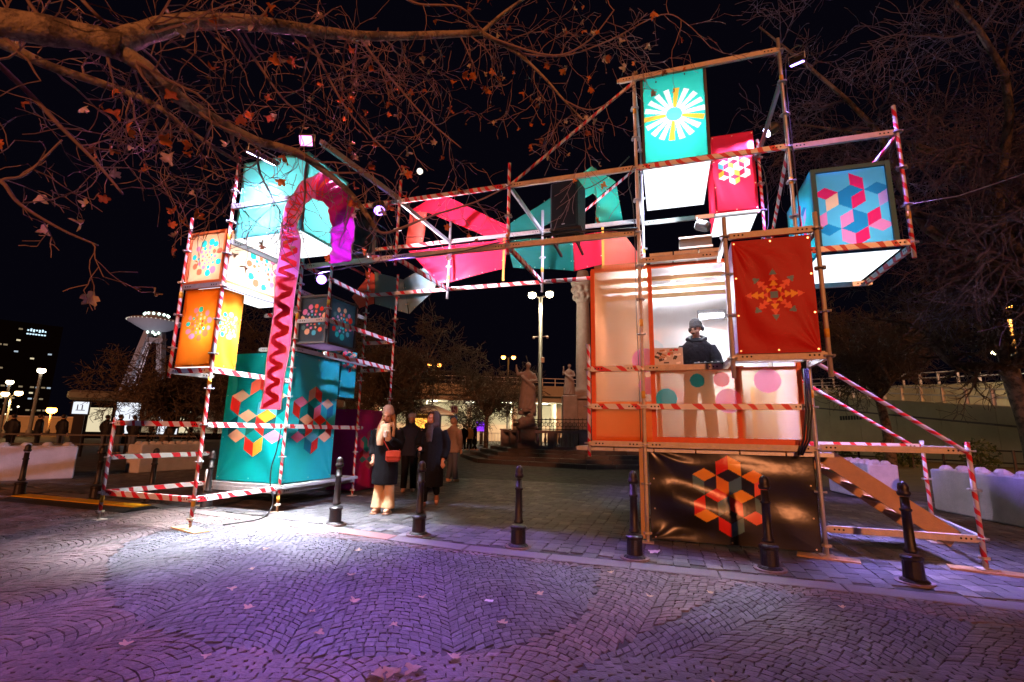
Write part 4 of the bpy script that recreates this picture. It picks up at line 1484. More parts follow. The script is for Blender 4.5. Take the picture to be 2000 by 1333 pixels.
lead(rt, [(DU - .04, 6.76, 5.3), (DU - .12, 6.76, 5.05), (DU - .06, 6.75, 4.6), (DU - .05, 6.75, 3.8), (DU - .06, 6.75, 3.0), (DU - .05, 6.75, 2.4), (DU - .05, 6.75, 1.3)], .006)
lead(rt, [(1.76, 8.6, 6.5), (1.6, 8.6, 6.2), (1.76, 8.62, 5.9), (1.78, 8.7, 5.0), (1.6, 8.6, 4.5)], .007)
lead(br, [(-1.5, 7.3, 5.36), (-1.1, 7.1, 5.2), (-.7, 6.95, 5.3), (-.4, 6.85, 5.5)], .008)
lead(br, [(-4.62, 6.75, 5.15), (-4.75, 6.75, 4.95), (-4.45, 6.76, 4.7), (-4.32, 6.76, 4.3)], .008)
lead(br, [(-5.05, 7.05, 4.45), (-4.85, 6.95, 4.75), (-4.6, 6.9, 4.62), (-4.4, 6.85, 4.3)], .008)
lead(lt, [(-6.02, 6.95, 4.1), (-6.2, 6.9, 4.25), (-6.3, 6.8, 4.05), (-6.22, 6.72, 3.7)], .007)
lead(lt, [(AU - .06, CV - .03, 1.35), (AU - .10, CV - .04, 1.0), (AU - .16, CV - .05, .7), (AU - .14, CV - .05, .42), (AU - .05, CV - .05, .2), (AU + .02, CV - .2, .03), (AU + .3, CV - .7, .025), (AU + .2, CV - 1.2, .025)], .011)
# ================================================================== trees
def bark(name, c, c2):
    """flaking bark: sharp-edged pale and dark patches over a rough skin"""
    m = mat(name, c, .85, 0, .3, 5.5, .8, 40, dirt=c2)
    nt = m.node_tree
    mx = [n for n in nt.nodes if n.type == 'MIX_RGB'][0]
    nz = [n for n in nt.nodes if n.type == 'TEX_NOISE'][0]
    cr = nt.nodes.new('ShaderNodeValToRGB')
    cr.color_ramp.elements[0].position = .44
    cr.color_ramp.elements[1].position = .53
    nt.links.new(nz.outputs['Fac'], cr.inputs[0])
    nt.links.new(cr.outputs[0], mx.inputs[0])
    return m
PLANE_BARK = bark('plane_tree_bark', (.15, .11, .085), (.33, .25, .17))
TWIG = mat('twig_bark', (.24, .15, .14), .8, 0, .35, 5)
DARKBARK = bark('dark_bark', (.05, .04, .035), (.11, .085, .065))
TWIG2 = mat('far_twig_bark', (.045, .035, .026), .85, 0, .4, .6)
TWIG3 = mat('grey_twig_bark', (.06, .05, .085), .85, 0, .4, .6)

def smooth_path(pts, n=5):
    out = []
    P = [Vector(p) for p in pts]
    for i in range(len(P) - 1):
        p0, p1, p2, p3 = P[max(i - 1, 0)], P[i], P[i + 1], P[min(i + 2, len(P) - 1)]
        for k in range(n):
            t = k / n
            out.append(.5 * ((2 * p1) + (p2 - p0) * t + (2 * p0 - 5 * p1 + 4 * p2 - p3) * t * t + (3 * p1 - p0 - 3 * p2 + p3) * t ** 3))
    out.append(P[-1])
    return out
def rvec(r2):
    while True:
        v = Vector((r2.uniform(-1, 1), r2.uniform(-1, 1), r2.uniform(-1, 1)))
        if .05 < v.length < 1:
            return v.normalized()
class Twigs:
    def __init__(self, seed, rmin, droop=.12, wild=.38, decay=.62, kink=3):
        self.r = random.Random(seed)
        self.mb = MB()
        self.tips = []
        self.rmin, self.droop, self.wild, self.decay = rmin, droop, wild, decay
        self.count = 0
        self.kink = kink
    def grow(self, p, d_, rad, length, level, seg=None):
        r2 = self.r
        n = seg or max(3, int(3 + length * self.kink))
        pts = [Vector(p)]
        dv = Vector(d_).normalized()
        kids = []
        for i in range(n):
            dv = (dv + rvec(r2) * self.wild * .55 + Vector((0, 0, -self.droop * (i / n)))).normalized()
            pts.append(pts[-1] + dv * (length / n))
            if level > 0 and i > 0 or (level > 0 and n <= 3):
                kids.append((pts[-1].copy(), dv.copy(), i / n))
        rads = [max(self.rmin, rad * (1 - .75 * i / n)) for i in range(n + 1)]
        self.mb.tube(pts, rads, 6 if rad > .02 else (4 if rad > .008 else 3), 0, False)
        self.count += n
        if level <= 0:
            self.tips.append((pts[-1], dv))
            return
        for q, dd_, f in kids:
            k = (1 if r2.random() < .8 else 0) if self.kink > 4 else (1 if r2.random() < .72 else 2)
            for _ in range(k):
                side = rvec(r2)
                side = (side - dd_ * side.dot(dd_)).normalized()
                nd = (dd_ * r2.uniform(.35, .8) + side * r2.uniform(.6, 1.0)).normalized()
                self.grow(q, nd, max(self.rmin, rad * (1 - .6 * f) * .55), length * self.decay * r2.uniform(.6, 1.25), level - 1)

# dry leaf meshes, five-lobed
def leaf_mesh(seed, m):
    r2 = random.Random(seed)
    out = []
    for k in range(20):
        a = 2 * math.pi * k / 20
        lobe = .62 + .38 * abs(math.cos(2.5 * a)) ** .6
        if 8 < k < 12:
            lobe *= .75
        q = lobe * r2.uniform(.85, 1.08)
        out.append((q * math.cos(a), q * math.sin(a)))
    vs_ = [(0, 0, 0)] + [(x, y, .85 * (x * y) + .75 * (y * y) - .4 * x * x * (1 if seed % 2 else -1) + r2.uniform(-.08, .08)) for x, y in out]
    fs_ = [(0, i + 1, (i + 1) % 20 + 1) for i in range(20)]
    me = bpy.data.meshes.new('leaf')
    vs_ += [(-1.0, 0, 0), (-1.0, .04, 0), (-1.9, .1, .2)]
    fs_ += [(21, 22, 23)]
    me.from_pydata(vs_, [], fs_)
    me.materials.append(m)
    me.polygons.foreach_set('use_smooth', [True] * len(me.polygons))
    return me
LEAFM = [fabric('dry_leaf_orange', (.62, .17, .03), .45, .6, .2), fabric('dry_leaf_brown', (.34, .09, .03), .4, .6, .2), fabric('dry_leaf_tan', (.58, .42, .26), .45, .6, .2)]
LEAVES = [leaf_mesh(s, LEAFM[s % 3]) for s in range(9)]
_b = MB()
_b.ellipsoid((0, 0, 0), (1, 1, 1), 8, 6)
_b.tube([(0, 0, 1), (.1, 0, 3.2)], .07, 3, 0, False)
_o = _b.build('seed_ball', mat('seed_ball_brown', (.09, .045, .03), .9, 0, .4, 40))
BALL = _o.data
bpy.data.objects.remove(_o)

# ---- the big plane tree whose limbs hang over the square
tr = thing('plane_tree', (-6.6, .2, 0), 'bare plane tree with thick spreading limbs, thin twigs and dry orange leaves', 'tree')
mb = MB()
mb.tube(smooth_path([(-6.6, .2, -.05), (-6.55, .25, 1.2), (-6.4, .35, 2.2), (-5.9, .6, 3.1), (-5.2, .9, 3.65), (-4.54, 1.2, 3.87)]),
        [.30, .27, .25, .24, .235, .23, .225, .22, .215, .21, .205, .20, .195, .19, .185, .18, .175, .17, .165, .16, .155, .15, .147, .145, .142, .14], 14)
at(tr, mb.build('trunk', PLANE_BARK, smooth=True))
limbs = [
 ([(-4.54, 1.2, 3.87), (-4.25, 1.49, 3.97), (-4.11, 1.57, 3.97), (-3.93, 1.75, 4.02), (-3.78, 1.93, 4.07), (-3.67, 2.03, 4.06)], .125, .112, 1, .5),
 ([(-3.72, 1.98, 4.05), (-3.6, 2.16, 4.31), (-3.56, 2.42, 4.62), (-3.42, 2.76, 4.89), (-3.23, 3.27, 5.22), (-3.01, 3.74, 5.52), (-2.68, 4.22, 5.86), (-2.02, 4.79, 6.24)], .105, .045, 2, .8),
 ([(-2.02, 4.79, 6.24), (-1.8, 4.99, 6.66), (-1.39, 5.11, 7.01)], .035, .018, 2, .7),
 ([(-2.02, 4.79, 6.24), (-1.63, 5.04, 6.06), (-1.34, 5.23, 5.81), (-1.09, 5.29, 5.47), (-.85, 5.33, 5.17)], .035, .010, 2, .8),
 ([(-1.9, 4.84, 6.17), (-1.2, 5.16, 6.02), (-.77, 5.34, 6.29), (-.45, 5.38, 6.69)], .020, .008, 2, .7),
 ([(-1.63, 5.04, 6.06), (-1.09, 5.29, 6.1), (-.53, 5.47, 6.34), (.11, 5.5, 6.57), (.4, 5.49, 6.36), (.68, 5.56, 5.99)], .016, .005, 1, .55),
 ([(-3.70, 2.02, 4.05), (-3.61, 2.15, 3.99), (-3.58, 2.38, 3.92), (-3.58, 2.73, 3.94), (-3.52, 3.11, 3.97), (-3.35, 3.43, 4.01), (-3.2, 3.71, 3.92), (-3.06, 3.96, 3.77), (-2.85, 4.11, 3.44)], .075, .030, 2, .75),
 ([(-2.85, 4.11, 3.44), (-2.74, 4.18, 3.43), (-2.34, 4.42, 3.69), (-1.94, 4.61, 3.88), (-1.57, 4.75, 4.11)], .022, .008, 1, .5),
 ([(-4.75, 1.57, 4.15), (-4.66, 1.81, 4.17), (-4.55, 2.07, 4.15), (-4.41, 2.35, 4.18), (-4.24, 2.65, 4.17), (-4.1, 2.85, 4.05), (-3.95, 3.06, 3.94), (-3.89, 3.3, 3.91)], .055, .016, 2, .75),
 ([(-4.51, 1.65, 3.97), (-4.4, 1.92, 3.76), (-4.32, 2.1, 3.59), (-4.21, 2.31, 3.39), (-4.12, 2.47, 3.2)], .028, .010, 2, .65),
 ([(-4.27, 1.7, 2.76), (-4.14, 1.76, 2.94), (-4.1, 1.86, 3.04), (-4.04, 1.98, 3.36)], .016, .008, 2, .45),
 ([(-4.29, 1.67, 2.97), (-4.14, 1.76, 2.94), (-4.1, 1.86, 2.82), (-4.0, 2.06, 2.71), (-3.9, 2.24, 2.65)], .020, .008, 2, .45),
 ([(-3.8, 1.78, 4.31), (-3.74, 1.92, 4.21), (-3.95, 2.37, 4.37), (-4.03, 2.61, 4.36)], .018, .010, 1, .6),
 ([(-3.23, 3.27, 5.22), (-3.2, 3.57, 4.94), (-3.05, 3.83, 4.61), (-2.79, 4.15, 4.34)], .020, .008, 2, .7),
 ([(-3.01, 3.74, 5.52), (-2.78, 4.03, 5.2), (-2.48, 4.34, 4.85), (-2.11, 4.53, 4.52)], .020, .008, 2, .75),
 ([(-2.8, 4.14, 6.38), (-2.6, 4.27, 6.31), (-2.18, 4.5, 6.37), (-2.02, 4.79, 6.27)], .022, .012, 1, .7),
 ([(-1.09, 5.29, 5.47), (-.72, 5.35, 5.3), (-.23, 5.4, 5.58)], .012, .006, 1, .6),
 ([(-3.49, 2.68, 4.83), (-3.5, 2.98, 4.7), (-3.38, 3.27, 4.45), (-3.24, 3.54, 4.39)], .020, .008, 2, .7),
 ([(-3.93, 1.75, 4.02), (-3.98, 1.64, 4.14), (-4.0, 1.58, 4.24)], .02, .012, 1, .5),
]
tw = Twigs(21, .0032, .10, .62, .60, 6)
for pts, r0, r1, lev, ln in limbs:
    sp = smooth_path(pts, 5)
    n = len(sp)
    r2 = random.Random(int(r0 * 9999))
    mb = MB()
    rr = [(r0 + (r1 - r0) * i / (n - 1)) * .80 * r2.uniform(.95, 1.06) for i in range(n)]
    mb.tube(sp, rr, 12 if r0 > .05 else 7)
    at(tr, mb.build('limb', PLANE_BARK if r0 > .03 else TWIG, smooth=True))
    tot = sum((sp[i + 1] - sp[i]).length for i in range(n - 1))
    m_ = max(3, int(tot / .185))
    for k in range(m_):
        f = (k + r2.random()) / m_
        i = min(n - 2, int(f * (n - 1)))
        q = sp[i].lerp(sp[i + 1], f * (n - 1) - i)
        t = (sp[i + 1] - sp[i]).normalized()
        side = rvec(r2)
        side = (side - t * side.dot(t)).normalized()
        if side.y < -.2:
            side.y *= -.5
        if r2.random() < .75:
            side.z = -abs(side.z) if r2.random() < .6 else abs(side.z)
        d_ = (t * r2.uniform(.2, .7) + side).normalized()
        tw.grow(q, d_, max(.006, min(.014, rr[i] * .4)), ln * r2.uniform(.5, 1.2), lev)
o = at(tr, tw.mb.build('twigs', TWIG))
tag(o, kind='stuff')
r2 = random.Random(3)
r2.shuffle(tw.tips)
for k, (p, dv) in enumerate(tw.tips[:300]):
    s = r2.uniform(.030, .060)
    if k < 230:
        o = link('leaf', LEAVES[r2.randrange(9)], None, p + Vector((0, 0, -s)), (r2.uniform(0, 6), r2.uniform(0, 6), r2.uniform(0, 6)), (s, s, s))
    else:
        s = r2.uniform(.010, .014)
        o = link('seed_ball', BALL, None, p + Vector((0, 0, -s * 3)), (r2.uniform(-.3, .3), r2.uniform(-.3, .3), 0), (s, s, s))
    at(tr, o)
N_TW = tw.count

def far_tree(loc, h, spread, seed, label, tm, bm_, trunk_r, lean=(0, 0), levels=3, fork=.28, rmin=.008, group=None, n_limb=6, droop=.05, ln=.42):
    th = thing('bare_tree', (loc[0], loc[1], 0), label, 'tree', group)
    r2 = random.Random(seed)
    top = Vector((lean[0], lean[1], h * fork))
    mb = MB()
    pts = smooth_path([(0, 0, -.05), (lean[0] * .3 + r2.uniform(-.05, .05), lean[1] * .3, h * fork * .5), top], 4)
    mb.tube(pts, [trunk_r * (1.25 - .4 * i / (len(pts) - 1)) for i in range(len(pts))], 10)
    mb.build('trunk', bm_, th, True)
    t2 = Twigs(seed, rmin, droop, .60, .60, 4)
    for k in range(n_limb):
        a = 2 * math.pi * (k + r2.uniform(-.25, .25)) / n_limb
        e = Vector((math.cos(a) * spread, math.sin(a) * spread, h * r2.uniform(.62, 1.0)))
        mid = top.lerp(e, .5) + Vector((r2.uniform(-.2, .2) * spread, r2.uniform(-.2, .2) * spread, h * .06))
        sp = smooth_path([top - Vector((0, 0, .1)), top.lerp(mid, .5) + rvec(r2) * .15 * spread, mid, e], 4)
        n = len(sp)
        mb = MB()
        rr = [trunk_r * .62 * (1 - .85 * i / (n - 1)) for i in range(n)]
        mb.tube(sp, rr, 7)
        mb.build('limb', bm_, th, True)
        for i in range(2, n - 1):
            for _ in range(2):
                t = (sp[i + 1] - sp[i]).normalized()
                side = rvec(r2)
                side = (side - t * side.dot(t)).normalized()
                t2.grow(sp[i], t * r2.uniform(.3, .8) + side, max(rmin, rr[i] * .5), h * ln * r2.uniform(.35, .7), levels)
    o = t2.mb.build('crown', tm, th)
    tag(o, kind='stuff')
    return th
far_tree((-12.9, 21.2), 6.4, 2.7, 101, 'broad bare tree with tangled yellowish crown left of the column monument', TWIG2, DARKBARK, .16, levels=2, fork=.34, n_limb=8, rmin=.010, ln=.34, droop=0)
far_tree((-9.6, 25.5), 5.6, 2.6, 102, 'bare tree with lit grey crown next to the stone statue', TWIG2, DARKBARK, .12, levels=2, fork=.40, n_limb=7, rmin=.010, ln=.32, droop=0)
far_tree((-18.2, 20.0), 6.6, 3.0, 109, 'dark bare tree behind the magenta box', TWIG2, DARKBARK, .16, levels=2, fork=.24, n_limb=8, rmin=.010, ln=.38)
far_tree((-13.75, 33.3), 3.9, 1.9, 103, 'small young tree with few fanned branches before the lit underpass', TWIG2, DARKBARK, .09, levels=1, fork=.32, n_limb=7, rmin=.010)
far_tree((10.15, 28.2), 9.0, 4.6, 104, 'bare tree with forked dark trunk before the concrete ramp wall', TWIG2, DARKBARK, .20, lean=(-.2, 0), levels=2, fork=.38, n_limb=6, rmin=.010, ln=.28, droop=-.05)
far_tree((9.75, 17.5), 7.2, 4.2, 105, 'bare dark tree at the edge of the lawn next to the ramp', TWIG2, DARKBARK, .24, lean=(-.3, .1), levels=2, fork=.50, n_limb=6, rmin=.008, ln=.26, droop=-.05)
far_tree((7.8, 12.6), 12.5, 5.2, 106, 'tall bare tree with fine violet lit twigs above the blue light box', TWIG3, DARKBARK, .24, lean=(.3, .3), levels=2, fork=.36, n_limb=8, rmin=.006, droop=.1, ln=.26)
far_tree((-22.3, 16.9), 4.5, 2.8, 107, 'dark leafless tree with crooked trunk near the lit poster panels', DARKBARK, DARKBARK, .22, lean=(.2, .1), levels=2, fork=.3, n_limb=9, rmin=.010, ln=.40)
far_tree((-31.0, 29.0), 5.0, 3.0, 108, 'dark leafless tree further back beyond the poster panels', DARKBARK, DARKBARK, .22, levels=2, fork=.3, n_limb=8, rmin=.012, ln=.40)
# ================================================================== people
def loft(mb, rings, n=14, mi=0):
    """rings: (x,y,z, rx, ry) stacked ellipses, closed at both ends"""
    vs_, fs_ = [], []
    for x, y, z, rx, ry in rings:
        for k in range(n):
            a = 2 * math.pi * k / n
            vs_.append((x + rx * math.cos(a), y + ry * math.sin(a), z))
    for i in range(len(rings) - 1):
        for k in range(n):
            j = (k + 1) % n
            fs_.append((i * n + k, i * n + j, (i + 1) * n + j, (i + 1) * n + k))
    fs_.append(tuple(range(n - 1, -1, -1)))
    e = (len(rings) - 1) * n
    fs_.append(tuple(range(e, e + n)))
    mb.add(vs_, fs_, mi)
def fused(mb, voxel, smooth_it=4):
    """fuse overlapping shapes into one continuous surface"""
    me = bpy.data.meshes.new('tmp')
    me.from_pydata([tuple(p) for p in mb.v], [], mb.f)
    o = bpy.data.objects.new('tmp', me)
    col.objects.link(o)
    m = o.modifiers.new('r', 'REMESH')
    m.mode = 'VOXEL'
    m.voxel_size = voxel
    s = o.modifiers.new('s', 'SMOOTH')
    s.iterations = smooth_it
    s.factor = .5
    dg = bpy.context.evaluated_depsgraph_get()
    out = bpy.data.meshes.new_from_object(o.evaluated_get(dg))
    bpy.data.objects.remove(o)
    out.polygons.foreach_set('use_smooth', [True] * len(out.polygons))
    return out
SKIN = mat('skin', (.46, .25, .17), .5, 0, .12, 20)
SKIN_W = mat('fair_skin', (.56, .30, .21), .5, 0, .12, 20)
def head_shape(mb, c, s=1.0, yaw=0.0, pitch=0.0):
    """skull, jaw, nose, lips, brow and ears; looks along -y before yaw"""
    M = Matrix.Rotation(yaw, 3, 'Z') @ Matrix.Rotation(pitch, 3, 'X')
    c = Vector(c)
    def E(p, r_):
        mb.ellipsoid(c + M @ (Vector(p) * s), (r_[0] * s, r_[1] * s, r_[2] * s), 14, 10, 0, M)
    E((0, .012, .035), (.076, .094, .088))
    E((0, -.022, -.045), (.056, .066, .066))
    E((0, -.045, -.085), (.030, .032, .026))
    E((0, -.100, -.012), (.013, .018, .030))
    E((0, -.108, -.028), (.017, .014, .012))
    E((0, -.082, .022), (.055, .016, .012))
    E((0, -.088, -.058), (.026, .012, .010))
    for sx in (-1, 1):
        E((sx * .077, .012, -.005), (.010, .020, .030))
        E((sx * .038, -.066, -.030), (.026, .022, .024))
    return M
def arm(mb, sh, el, wr, r0=.055, r1=.043, r2_=.030):
    sh, el, wr = Vector(sh), Vector(el), Vector(wr)
    mb.tube([sh, sh.lerp(el, .5), el, el.lerp(wr, .45), wr], [r0, r0 * .95, r1, r1 * .98, r2_], 10)
def hand(mb, wr, d_, side, s=1.0, curl=.5, up=(0, 0, 1)):
    """palm and five fingers, bent and unequal; d_ points from wrist to knuckles"""
    wr, d_ = Vector(wr), Vector(d_).normalized()
    a = d_.cross(Vector(up))
    if a.length < .01:
        a = Vector((1, 0, 0))
    a.normalize()
    nrm = a.cross(d_).normalized()
    a = a * side
    k0 = wr + d_ * .075 * s
    mb.tube([wr, wr.lerp(k0, .5), k0], [.026 * s, .033 * s, .030 * s], 8)
    for i, L in enumerate((.066, .078, .072, .058)):
        b = k0 + a * (i - 1.5) * .019 * s - d_ * .012 * s
        c1 = b + (d_ * math.cos(curl * .6) - nrm * math.sin(curl * .6)) * L * .5 * s
        c2 = c1 + (d_ * math.cos(curl * 1.8) - nrm * math.sin(curl * 1.8)) * L * .5 * s
        mb.tube([b, c1, c2], [.0095 * s, .009 * s, .0075 * s], 6)
    t0 = wr + d_ * .02 * s - a * .022 * s
    t1 = t0 - a * .026 * s + d_ * .030 * s
    t2 = t1 + d_ * .03 * s - nrm * .01 * s
    mb.tube([t0, t1, t2], [.013 * s, .011 * s, .009 * s], 6)
def face_bits(parent, c, M, s, hair_c, moust=False, beard=False):
    c = Vector(c)
    mb = MB()
    for sx in (-1, 1):
        mb.ellipsoid(c + M @ (Vector((sx * .032, -.084, .002)) * s), (.012 * s, .006 * s, .0055 * s), 8, 5, 0, M)
    e = mb.build('eyes', mat('eye_dark', (.03, .02, .018), .3), parent)
    mb = MB()
    for sx in (-1, 1):
        mb.ellipsoid(c + M @ (Vector((sx * .034, -.093, .026)) * s), (.020 * s, .006 * s, .005 * s), 8, 5, 0, M)
    mb.build('eyebrows', hair_c, parent)
    mb = MB()
    mb.ellipsoid(c + M @ (Vector((0, -.099, -.059)) * s), (.019 * s, .006 * s, .006 * s), 8, 5, 0, M)
    mb.build('lips', mat('lips', (.36, .09, .07), .4), parent)
    if moust:
        mb = MB()
        mb.ellipsoid(c + M @ (Vector((0, -.103, -.046)) * s), (.028 * s, .010 * s, .009 * s), 10, 6, 0, M)
        mb.build('moustache', hair_c, parent)
HAIRB = mat('blonde_hair', (.30, .14, .05), .5, 0, .4, 60)
HAIRD = mat('dark_hair', (.025, .018, .014), .5, 0, .4, 60)
BLACKC = mat('black_coat_cloth', (.005, .005, .007), .8, 0, .4, 30, .5, 14, .12)
NAVY = mat('navy_coat_cloth', (.016, .017, .027), .8, 0, .35, 24, .6, 16, .15)
CHAR = mat('charcoal_puffer', (.018, .020, .030), .7, 0, .35, 14, .8, 16, .2)

# ---- woman with beige hat and red bag
def woman_hat(loc, rz):
    p = thing('person', loc, 'person in beige knit hat, cream scarf and black coat with red shoulder bag', 'person', None, rz)
    mb = MB()
    for sx in (-1, 1):
        mb.tube([(sx * .085, 0, .92), (sx * .090, -.01, .5), (sx * .088, .01, .09)], [.085, .06, .045], 10)
        mb.tube([(sx * .088, .04, .045), (sx * .09, -.05, .04), (sx * .092, -.13, .03)], [.045, .042, .03], 8)
    loft(mb, [(0, 0, .85, .15, .11), (0, 0, 1.0, .16, .115), (0, 0, 1.2, .14, .10), (0, 0, 1.38, .17, .10), (0, 0, 1.45, .06, .055), (0, -.015, 1.53, .05, .05)])
    M = head_shape(mb, (0, -.035, 1.60), 1.0, .05, .22)
    arm(mb, (.17, 0, 1.37), (.21, .02, 1.10), (.10, -.18, 1.22))
    hand(mb, (.10, -.18, 1.22), (-.5, -.2, .6), 1, 1, .9)
    arm(mb, (-.17, 0, 1.37), (-.23, .03, 1.08), (-.19, -.09, .86))
    hand(mb, (-.19, -.09, .86), (.1, -.2, -.9), -1, 1, .8)
    b = link('body', fused(mb, .011), p)
    b.data.materials.append(SKIN_W)
    face_bits(p, (0, -.035, 1.60), M, 1.0, HAIRB)
    mb = MB()
    for sx in (-1, 1):
        loft(mb, [(sx * .085, 0, .70, .085, .10), (sx * .09, 0, .50, .078, .09), (sx * .095, .0, .25, .088, .095), (sx * .098, -.01, .08, .105, .115)], 14)
    q = link('trousers', fused(mb, .014, 6), p)
    q.data.materials.append(mat('beige_corduroy', (.62, .43, .24), .8, 0, .2, 18, .4, 40))
    for sx in (-1, 1):
        mb = MB()
        mb.ellipsoid((sx * .10, -.06, .045), (.052, .125, .045), 12, 8)
        mb.box((sx * .10, -.06, .012), (.10, .25, .024), bev=.01)
        mb.build('shoe', mat('tan_shoe', (.45, .25, .15), .6), p, True)
    mb = MB()
    loft(mb, [(0, .0, .46, .215, .17), (0, 0, .60, .225, .175), (0, 0, .80, .215, .165), (0, 0, 1.0, .20, .155), (0, 0, 1.2, .195, .145), (0, 0, 1.36, .205, .13), (0, 0, 1.43, .12, .10), (0, 0, 1.49, .085, .085)], 18)
    mb.tube([(.18, 0, 1.36), (.235, .03, 1.20), (.225, .0, 1.08), (.17, -.10, 1.15), (.12, -.17, 1.21)], [.075, .082, .078, .070, .058], 12)
    mb.tube([(-.18, 0, 1.36), (-.25, .03, 1.18), (-.25, .02, 1.05), (-.215, -.05, .93)], [.075, .085, .075, .065], 12)
    q = link('coat', fused(mb, .013, 5), p)
    q.data.materials.append(BLACKC)
    mb = MB()
    for k in range(7):
        a = k * .9
        mb.tube([(.10 * math.cos(a + t) , -.01 + .10 * math.sin(a + t), 1.42 + .012 * math.sin(3 * t + k) + .015 * (k % 4)) for t in (0, .4, .8, 1.2, 1.6)], .036, 8)
    mb.tube([(-.03, -.12, 1.42), (-.05, -.165, 1.30), (-.06, -.175, 1.20), (-.055, -.175, 1.10)], [.05, .06, .062, .055], 10)
    mb.tube([(.04, -.12, 1.41), (.06, -.165, 1.31), (.075, -.18, 1.24), (.08, -.19, 1.17)], [.045, .055, .052, .04], 10)
    q = link('scarf', fused(mb, .013, 4), p)
    q.data.materials.append(mat('cream_checked_scarf', (.72, .52, .34), .9, 0, .35, 26, .5, 30))
    mb = MB()
    for sx in (-1, 1):
        mb.tube([(sx * .075, .03, 1.64), (sx * .098, .01, 1.54), (sx * .125, -.06, 1.40), (sx * .135, -.10, 1.26), (sx * .12, -.12, 1.14)], [.026, .030, .034, .030, .012], 9)
    mb.ellipsoid((0, .03, 1.60), (.085, .08, .11), 12, 8)
    q = link('hair', fused(mb, .012, 3), p)
    q.data.materials.append(HAIRB)
    mb = MB()
    mb.lathe([(.092, .0), (.098, .02), (.098, .055), (.092, .06), (.090, .09), (.075, .135), (.045, .16), (.01, .168)], 18, (0, -.012, 1.625), 0, Matrix.Rotation(.22, 3, 'X'))
    mb.build('knit_hat', mat('beige_knit', (.50, .36, .32), .9, 0, .2, 60, .8, 60), p, True)
    mb = MB()
    mb.box((.17, -.14, .93), (.24, .09, .19), Matrix.Rotation(.25, 3, 'Z'), bev=.03)
    bag = mb.build('shoulder_bag', mat('red_leather', (.42, .04, .02), .35, 0, .25, 12), p)
    mb = MB()
    mb.box((.185, -.188, .965), (.235, .02, .10), Matrix.Rotation(.25, 3, 'Z'), bev=.008)
    f_ = mb.build('flap', mat('red_leather', (.42, .04, .02)), None)
    f_.parent = bag
    mb = MB()
    mb.tube([(.10, -.15, 1.02), (-.02, -.18, 1.22), (-.12, -.10, 1.42), (-.1, .08, 1.44), (.1, .16, 1.2), (.25, -.05, 1.02)], .009, 6)
    f_ = mb.build('strap', mat('red_leather', (.42, .04, .02)), None)
    f_.parent = bag
    mb = MB()
    mb.lathe([(.03, 0), (.038, .10), (.036, .105)], 12, (.055, -.235, 1.235))
    mb.build('paper_cup', mat('paper_cup', (.75, .70, .66), .7, 0, .3, 50), p)
    return p
woman_hat((-4.58, 7.36, .004), R(12))

